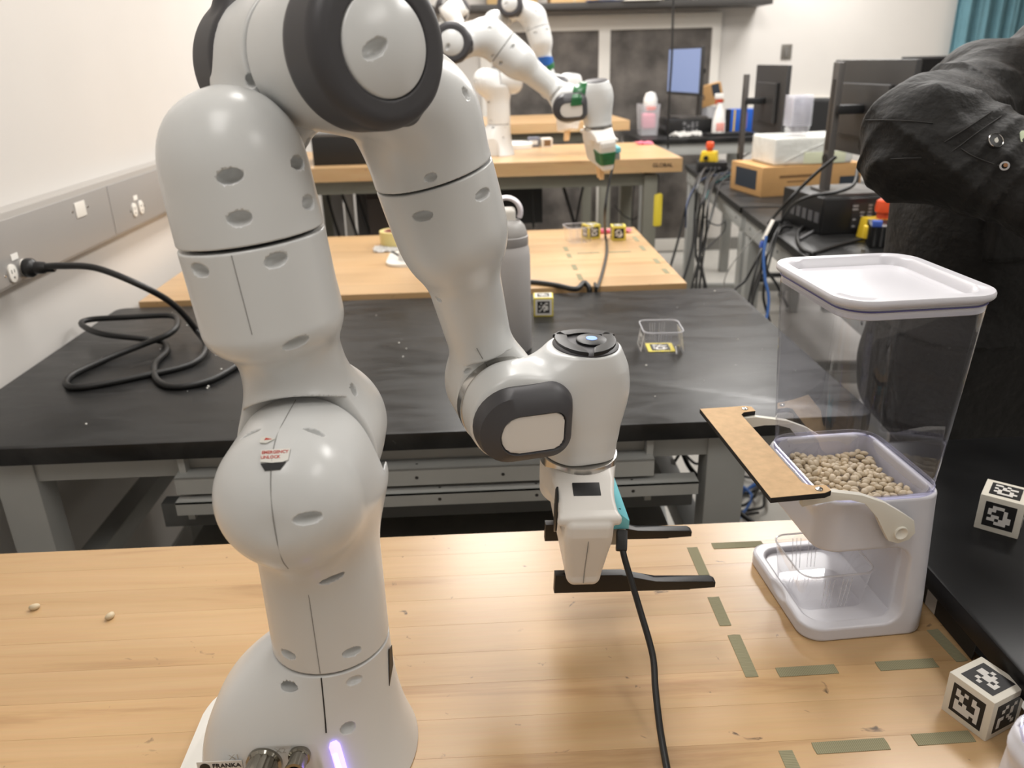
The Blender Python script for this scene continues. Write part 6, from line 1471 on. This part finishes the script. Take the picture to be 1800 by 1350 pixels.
# ------------------------------------------------------------------ person in a black jacket at the right
def ridge(v): return 1-2*np.abs(np.sin(v))
def folds(P, a, s, ph):
    x, y, z = P[..., 0], P[..., 1], P[..., 2]
    return a*(np.sin(s*(1.0*x+0.6*y+1.4*z)+ph+1.6*np.sin(s*0.45*(y-0.7*x)+ph))+0.7*np.sin(s*1.7*(0.5*x-0.9*y+0.8*z)+2.1*ph+1.2*np.sin(s*0.6*z)))
SHR = (1.035, 0.80, 0.566); ELB = (0.806, 0.560, 0.525); WRI = (0.945, 0.385, 0.458)
SHL = (1.365, 0.80, 0.595); ELL = (1.46, 0.83, 0.28); WRL = (1.43, 0.70, 0.06)
def f_jacket(P):
    x, y, z = P[..., 0], P[..., 1], P[..., 2]
    tor = d_box(P, (1.195, 0.835, 0.335), (0.50, 0.31, 0.64), 0.13)
    sh = d_cap(P, SHR, SHL, 0.082)
    d = smin(tor, sh, 0.06)
    col = d_cyl(P, (1.195, 0.82, 0.58), (1.195, 0.815, 0.69), 0.088, 0.02)
    d = smin(d, col, 0.04)
    up = d_cap(P, SHR, ELB, 0.086, 0.084); fo = d_cap(P, ELB, WRI, 0.084, 0.056)
    arm = smin(up, fo, 0.018)
    arm = arm-folds(P, 0.0022, 40.0, 0.4)-0.0030*ridge(34*(x*0.75+z*0.9-y*0.5)+1.8*np.sin(17*(y+x+0.5*z)))-0.0020*ridge(61*(x*0.3-z*0.9-y*0.5)+2.0*np.sin(23*(y-x)))
    d = smin(d-folds(P, 0.0030, 26.0, 1.3), arm, 0.02)
    al = smin(d_cap(P, SHL, ELL, 0.082, 0.072), d_cap(P, ELL, WRL, 0.072, 0.055), 0.03)
    d = smin(d, al-folds(P, 0.003, 50.0, 2.0), 0.02)
    # coat skirt and sleeve hem bands
    sk = d_box(P, (1.195, 0.845, 0.06), (0.50, 0.33, 0.34), 0.10)-folds(P, 0.004, 20.0, 0.2)*0.8
    d = smin(d, sk, 0.02)
    cuff = d_cap(P, (0.913, 0.418, 0.467), (0.940, 0.390, 0.459), 0.063)
    d = smin(d, cuff, 0.006)
    # pocket flap on the chest and hem step
    fl = d_box(P, (1.08, 0.683, 0.36), (0.13, 0.03, 0.10), 0.008)
    d = smin(d, fl, 0.003)
    hem = np.maximum(np.abs(z-0.15)-0.0018, -(d+0.004))
    d = np.where(z < 0.15, d+0.004, d)
    # open bottom and neck
    d = smax(d, -0.10-z, 0.006)
    return d
pr_ = thing('person', 'person in a black jacket with one elbow raised, standing behind the right table', 'person', (1.195, 0.84, FLOOR_Z))
PINV = TR(-1.195, -0.84, -FLOOR_Z)
M_JACK = mat('black_jacket_cotton', (25, 24, 23), rough=0.68, spec=0.35, noise=0.14, nscale=10, bump=0.9, bscale=42)
jk = mesh_obj('jacket', sdf_mesh('jacket', f_jacket, (0.66, 0.30, -0.125), (1.58, 1.03, 0.72), 0.0075, 1), M_JACK, pr_, PINV)
def f_trs(P):
    hip = d_box(P, (1.195, 0.85, 0.02), (0.36, 0.26, 0.26), 0.11)
    d = hip
    for s in (-1, 1):
        leg = smin(d_cap(P, (1.195+s*0.095, 0.85, -0.03), (1.195+s*0.11, 0.83, -0.40), 0.098, 0.070), d_cap(P, (1.195+s*0.11, 0.83, -0.40), (1.195+s*0.12, 0.86, -0.80), 0.070, 0.058), 0.03)
        d = smin(d, leg, 0.03)
    return d-folds(P, 0.003, 30, 0.7)
mesh_obj('trousers', sdf_mesh('trousers', f_trs, (0.96, 0.68, -0.85), (1.44, 1.02, 0.17), 0.010, 1), mat('black_trouser_cloth', (24, 24, 25), rough=0.85), pr_, PINV)
M_SKIN = mat('skin', (206, 164, 138), rough=0.5)
def f_body(P):
    head = d_ell(P, (1.195, 0.800, 0.835), (0.076, 0.098, 0.112))
    jaw = d_ell(P, (1.195, 0.775, 0.775), (0.058, 0.070, 0.055))
    d = smin(head, jaw, 0.03)
    d = smin(d, d_cap(P, (1.195, 0.693, 0.83), (1.195, 0.680, 0.80), 0.009, 0.014), 0.012)
    for s in (-1, 1):
        d = smin(d, d_ell(P, (1.195+s*0.077, 0.81, 0.825), (0.010, 0.020, 0.030)), 0.008)
        d = smax(d, -d_ell(P, (1.195+s*0.031, 0.704, 0.842), (0.016, 0.012, 0.010)), 0.008)
    d = smax(d, -d_ell(P, (1.195, 0.700, 0.770), (0.024, 0.010, 0.004)), 0.006)
    d = smin(d, d_cap(P, (1.195, 0.815, 0.62), (1.195, 0.808, 0.76), 0.056), 0.03)
    d = smin(d, d_box(P, (1.195, 0.835, 0.40), (0.34, 0.20, 0.46), 0.09), 0.05)
    d = smin(d, d_cap(P, (1.06, 0.82, 0.56), (1.33, 0.82, 0.56), 0.05), 0.04)
    for A, B, C in ((SHR, ELB, WRI), (SHL, ELL, WRL)):
        d = smin(d, smin(d_cap(P, A, B, 0.045, 0.038), d_cap(P, B, C, 0.038, 0.027), 0.02), 0.03)
    return d
bd = mesh_obj('body', sdf_mesh('body', f_body, (0.70, 0.33, 0.02), (1.53, 0.96, 0.97), 0.008, 1), M_SKIN, pr_, PINV)
def f_hair(P):
    d = d_ell(P, (1.195, 0.812, 0.850), (0.086, 0.106, 0.114))
    d = smax(d, -d_box(P, (1.195, 0.69, 0.77), (0.148, 0.16, 0.21), 0.03), 0.015)
    d = smax(d, 0.775-P[..., 2], 0.02)
    return d-folds(P, 0.002, 90, 0.3)
mesh_obj('hair', sdf_mesh('hair', f_hair, (1.09, 0.69, 0.74), (1.30, 0.94, 0.98), 0.006, 1), mat('dark_hair', (36, 28, 24), rough=0.6), pr_, PINV)
for s in (-1, 1):
    e = lathe('eye', [(0, 0.011), (0.006, 0.0095), (0.0105, 0.003), (0.011, 0)], mat('eye_white', (232, 230, 226), rough=0.2), bd, 16, None, TR(1.195+s*0.031, 0.716, 0.842) @ RX(PI/2))
    lathe('iris', [(0, 0.0113), (0.0048, 0.0103)], mat('iris_dark', (50, 36, 28), rough=0.2), e, 14)
def hand_mesh(W, di, up):
    W = Vector(W); di = Vector(di).normalized(); up = Vector(up); up = (up-di*up.dot(di)).normalized(); sd = di.cross(up)
    def pt(a, b, c): v = W+di*a+sd*b+up*c; return (v.x, v.y, v.z)
    def f(P):
        d = d_cap(P, pt(-0.02, 0, 0), pt(0.03, 0, 0), 0.026, 0.024)
        d = smin(d, smin(d_cap(P, pt(0.03, -0.026, 0), pt(0.085, -0.030, -0.004), 0.014, 0.012), d_cap(P, pt(0.03, 0.024, 0), pt(0.085, 0.028, -0.004), 0.015, 0.013), 0.012), 0.02)
        d = smin(d, d_cap(P, pt(0.045, 0, 0), pt(0.080, 0, 0), 0.015), 0.012)
        for k, (b, L) in enumerate(((-0.032, 0.058), (-0.011, 0.076), (0.010, 0.080), (0.030, 0.070))):
            p0, p1, p2, p3 = pt(0.085, b, -0.003), pt(0.085+L*0.48, b*1.02, -0.010), pt(0.085+L*0.72, b*1.02, -0.030), pt(0.085+L*0.76, b*1.0, -0.050)
            fg = smin(smin(d_cap(P, p0, p1, 0.0095, 0.0088), d_cap(P, p1, p2, 0.0088, 0.0082), 0.003), d_cap(P, p2, p3, 0.0082, 0.0074), 0.003)
            d = smin(d, fg, 0.005)
        th = smin(d_cap(P, pt(0.015, 0.025, -0.004), pt(0.060, 0.052, -0.016), 0.014, 0.0108), d_cap(P, pt(0.060, 0.052, -0.016), pt(0.090, 0.054, -0.030), 0.0105, 0.0088), 0.004)
        return smin(d, th, 0.010)
    c = W+di*0.07; lo = [c[i]-0.115 for i in range(3)]; hi = [c[i]+0.115 for i in range(3)]
    return sdf_mesh('hand', f, lo, hi, 0.0035, 1)
mesh_obj('hand', hand_mesh((0.960, 0.372, 0.452), (0.75, -0.64, -0.12), (0, 0, 1)), M_SKIN, bd)
mesh_obj('hand', hand_mesh((1.425, 0.675, 0.04), (-0.12, -0.45, -0.85), (0.3, -0.85, 0.4)), M_SKIN, bd)
for s in (-1, 1):
    def f_sh(P, s=s):
        return smax(smin(d_ell(P, (1.195+s*0.12, 0.80, -0.825), (0.048, 0.125, 0.042)), d_cap(P, (1.195+s*0.12, 0.86, -0.82), (1.195+s*0.12, 0.865, -0.74), 0.045), 0.03), -0.858-P[..., 2], 0.006)
    so = mesh_obj('shoe', sdf_mesh('shoe', f_sh, (1.195+s*0.12-0.06, 0.66, -0.865), (1.195+s*0.12+0.06, 0.93, -0.68), 0.006, 1), mat('black_shoe', (30, 29, 29), rough=0.5), pr_, PINV)
# stitched seams, snap button, zip pull and badge on the raised sleeve
M_STITCH = mat('dark_stitching', (38, 36, 35), rough=0.7)
for L in ([(0.7773, 0.4683, 0.5036), (0.7978, 0.4576, 0.5241), (0.8209, 0.4511, 0.5461), (0.8548, 0.4623, 0.564)],
          [(0.8034, 0.4541, 0.5243), (0.8121, 0.4404, 0.5167), (0.8265, 0.43, 0.5099), (0.8364, 0.416, 0.5059)],
          [(0.7225, 0.5717, 0.5556), (0.7301, 0.5218, 0.5586), (0.7514, 0.4996, 0.5582), (0.7766, 0.486, 0.5557)],
          [(0.7228, 0.5491, 0.4995), (0.7378, 0.5041, 0.5077), (0.7646, 0.4794, 0.5111)],
          [(0.786, 0.4669, 0.5324), (0.8083, 0.458, 0.5506), (0.8442, 0.4667, 0.5706)]):
    tube('sleeve_seam', L, 0.0008, M_STITCH, jk, 6, 8)
def on_surf(p, n): return Matrix.Translation(p) @ Vector(n).to_track_quat('Z', 'Y').to_matrix().to_4x4()
sn = lathe('snap_button', [(0, 0.0026), (0.0085, 0.0026), (0.0098, 0.0022), (0.0104, 0.0008), (0.0104, -0.002)], M_BLACKP, jk, 28, None, on_surf((0.834, 0.4332, 0.5353), (0.065, -0.84, 0.539)))
lathe('snap_rim', [(0.0092, 0.0024), (0.0098, 0.0032), (0.0104, 0.0022)], M_CHROME, sn, 28)
prism('snap_emblem', [(0, 0.0045), (0.0028, 0.0008), (0.0024, -0.0026), (0, -0.0042), (-0.0024, -0.0026), (-0.0028, 0.0008)], 0.0024, 0.0031, mat('emblem_silver', (170, 168, 160), rough=0.4, metal=0.5), sn, 0, 2, None, RZ(rad(-25)))
zp = lathe('zip_pull', [(0.0036, -0.0012), (0.0060, -0.0012), (0.0060, 0.0012), (0.0036, 0.0012), (0.0036, -0.0012)], M_CHROME, jk, 20, None, on_surf((0.8405, 0.4128, 0.5062), (-0.575, -0.813, -0.09)))
lathe('zip_slider', [(0, 0.0015), (0.0026, 0.0012), (0.003, -0.0015)], mat('copper_zip', (176, 132, 96), rough=0.3, metal=0.9), zp, 12, None, TR(0.001, 0.001, 0))
prism('sleeve_badge', rrect(-0.006, 0.010, -0.009, 0.009, 0.003, 4), -0.001, 0.0014, mat('pale_green_badge', (190, 202, 172), rough=0.6), jk, 0.0004, 2, None, on_surf((0.8690, 0.4265, 0.5400), (-0.2, -0.75, 0.63)))
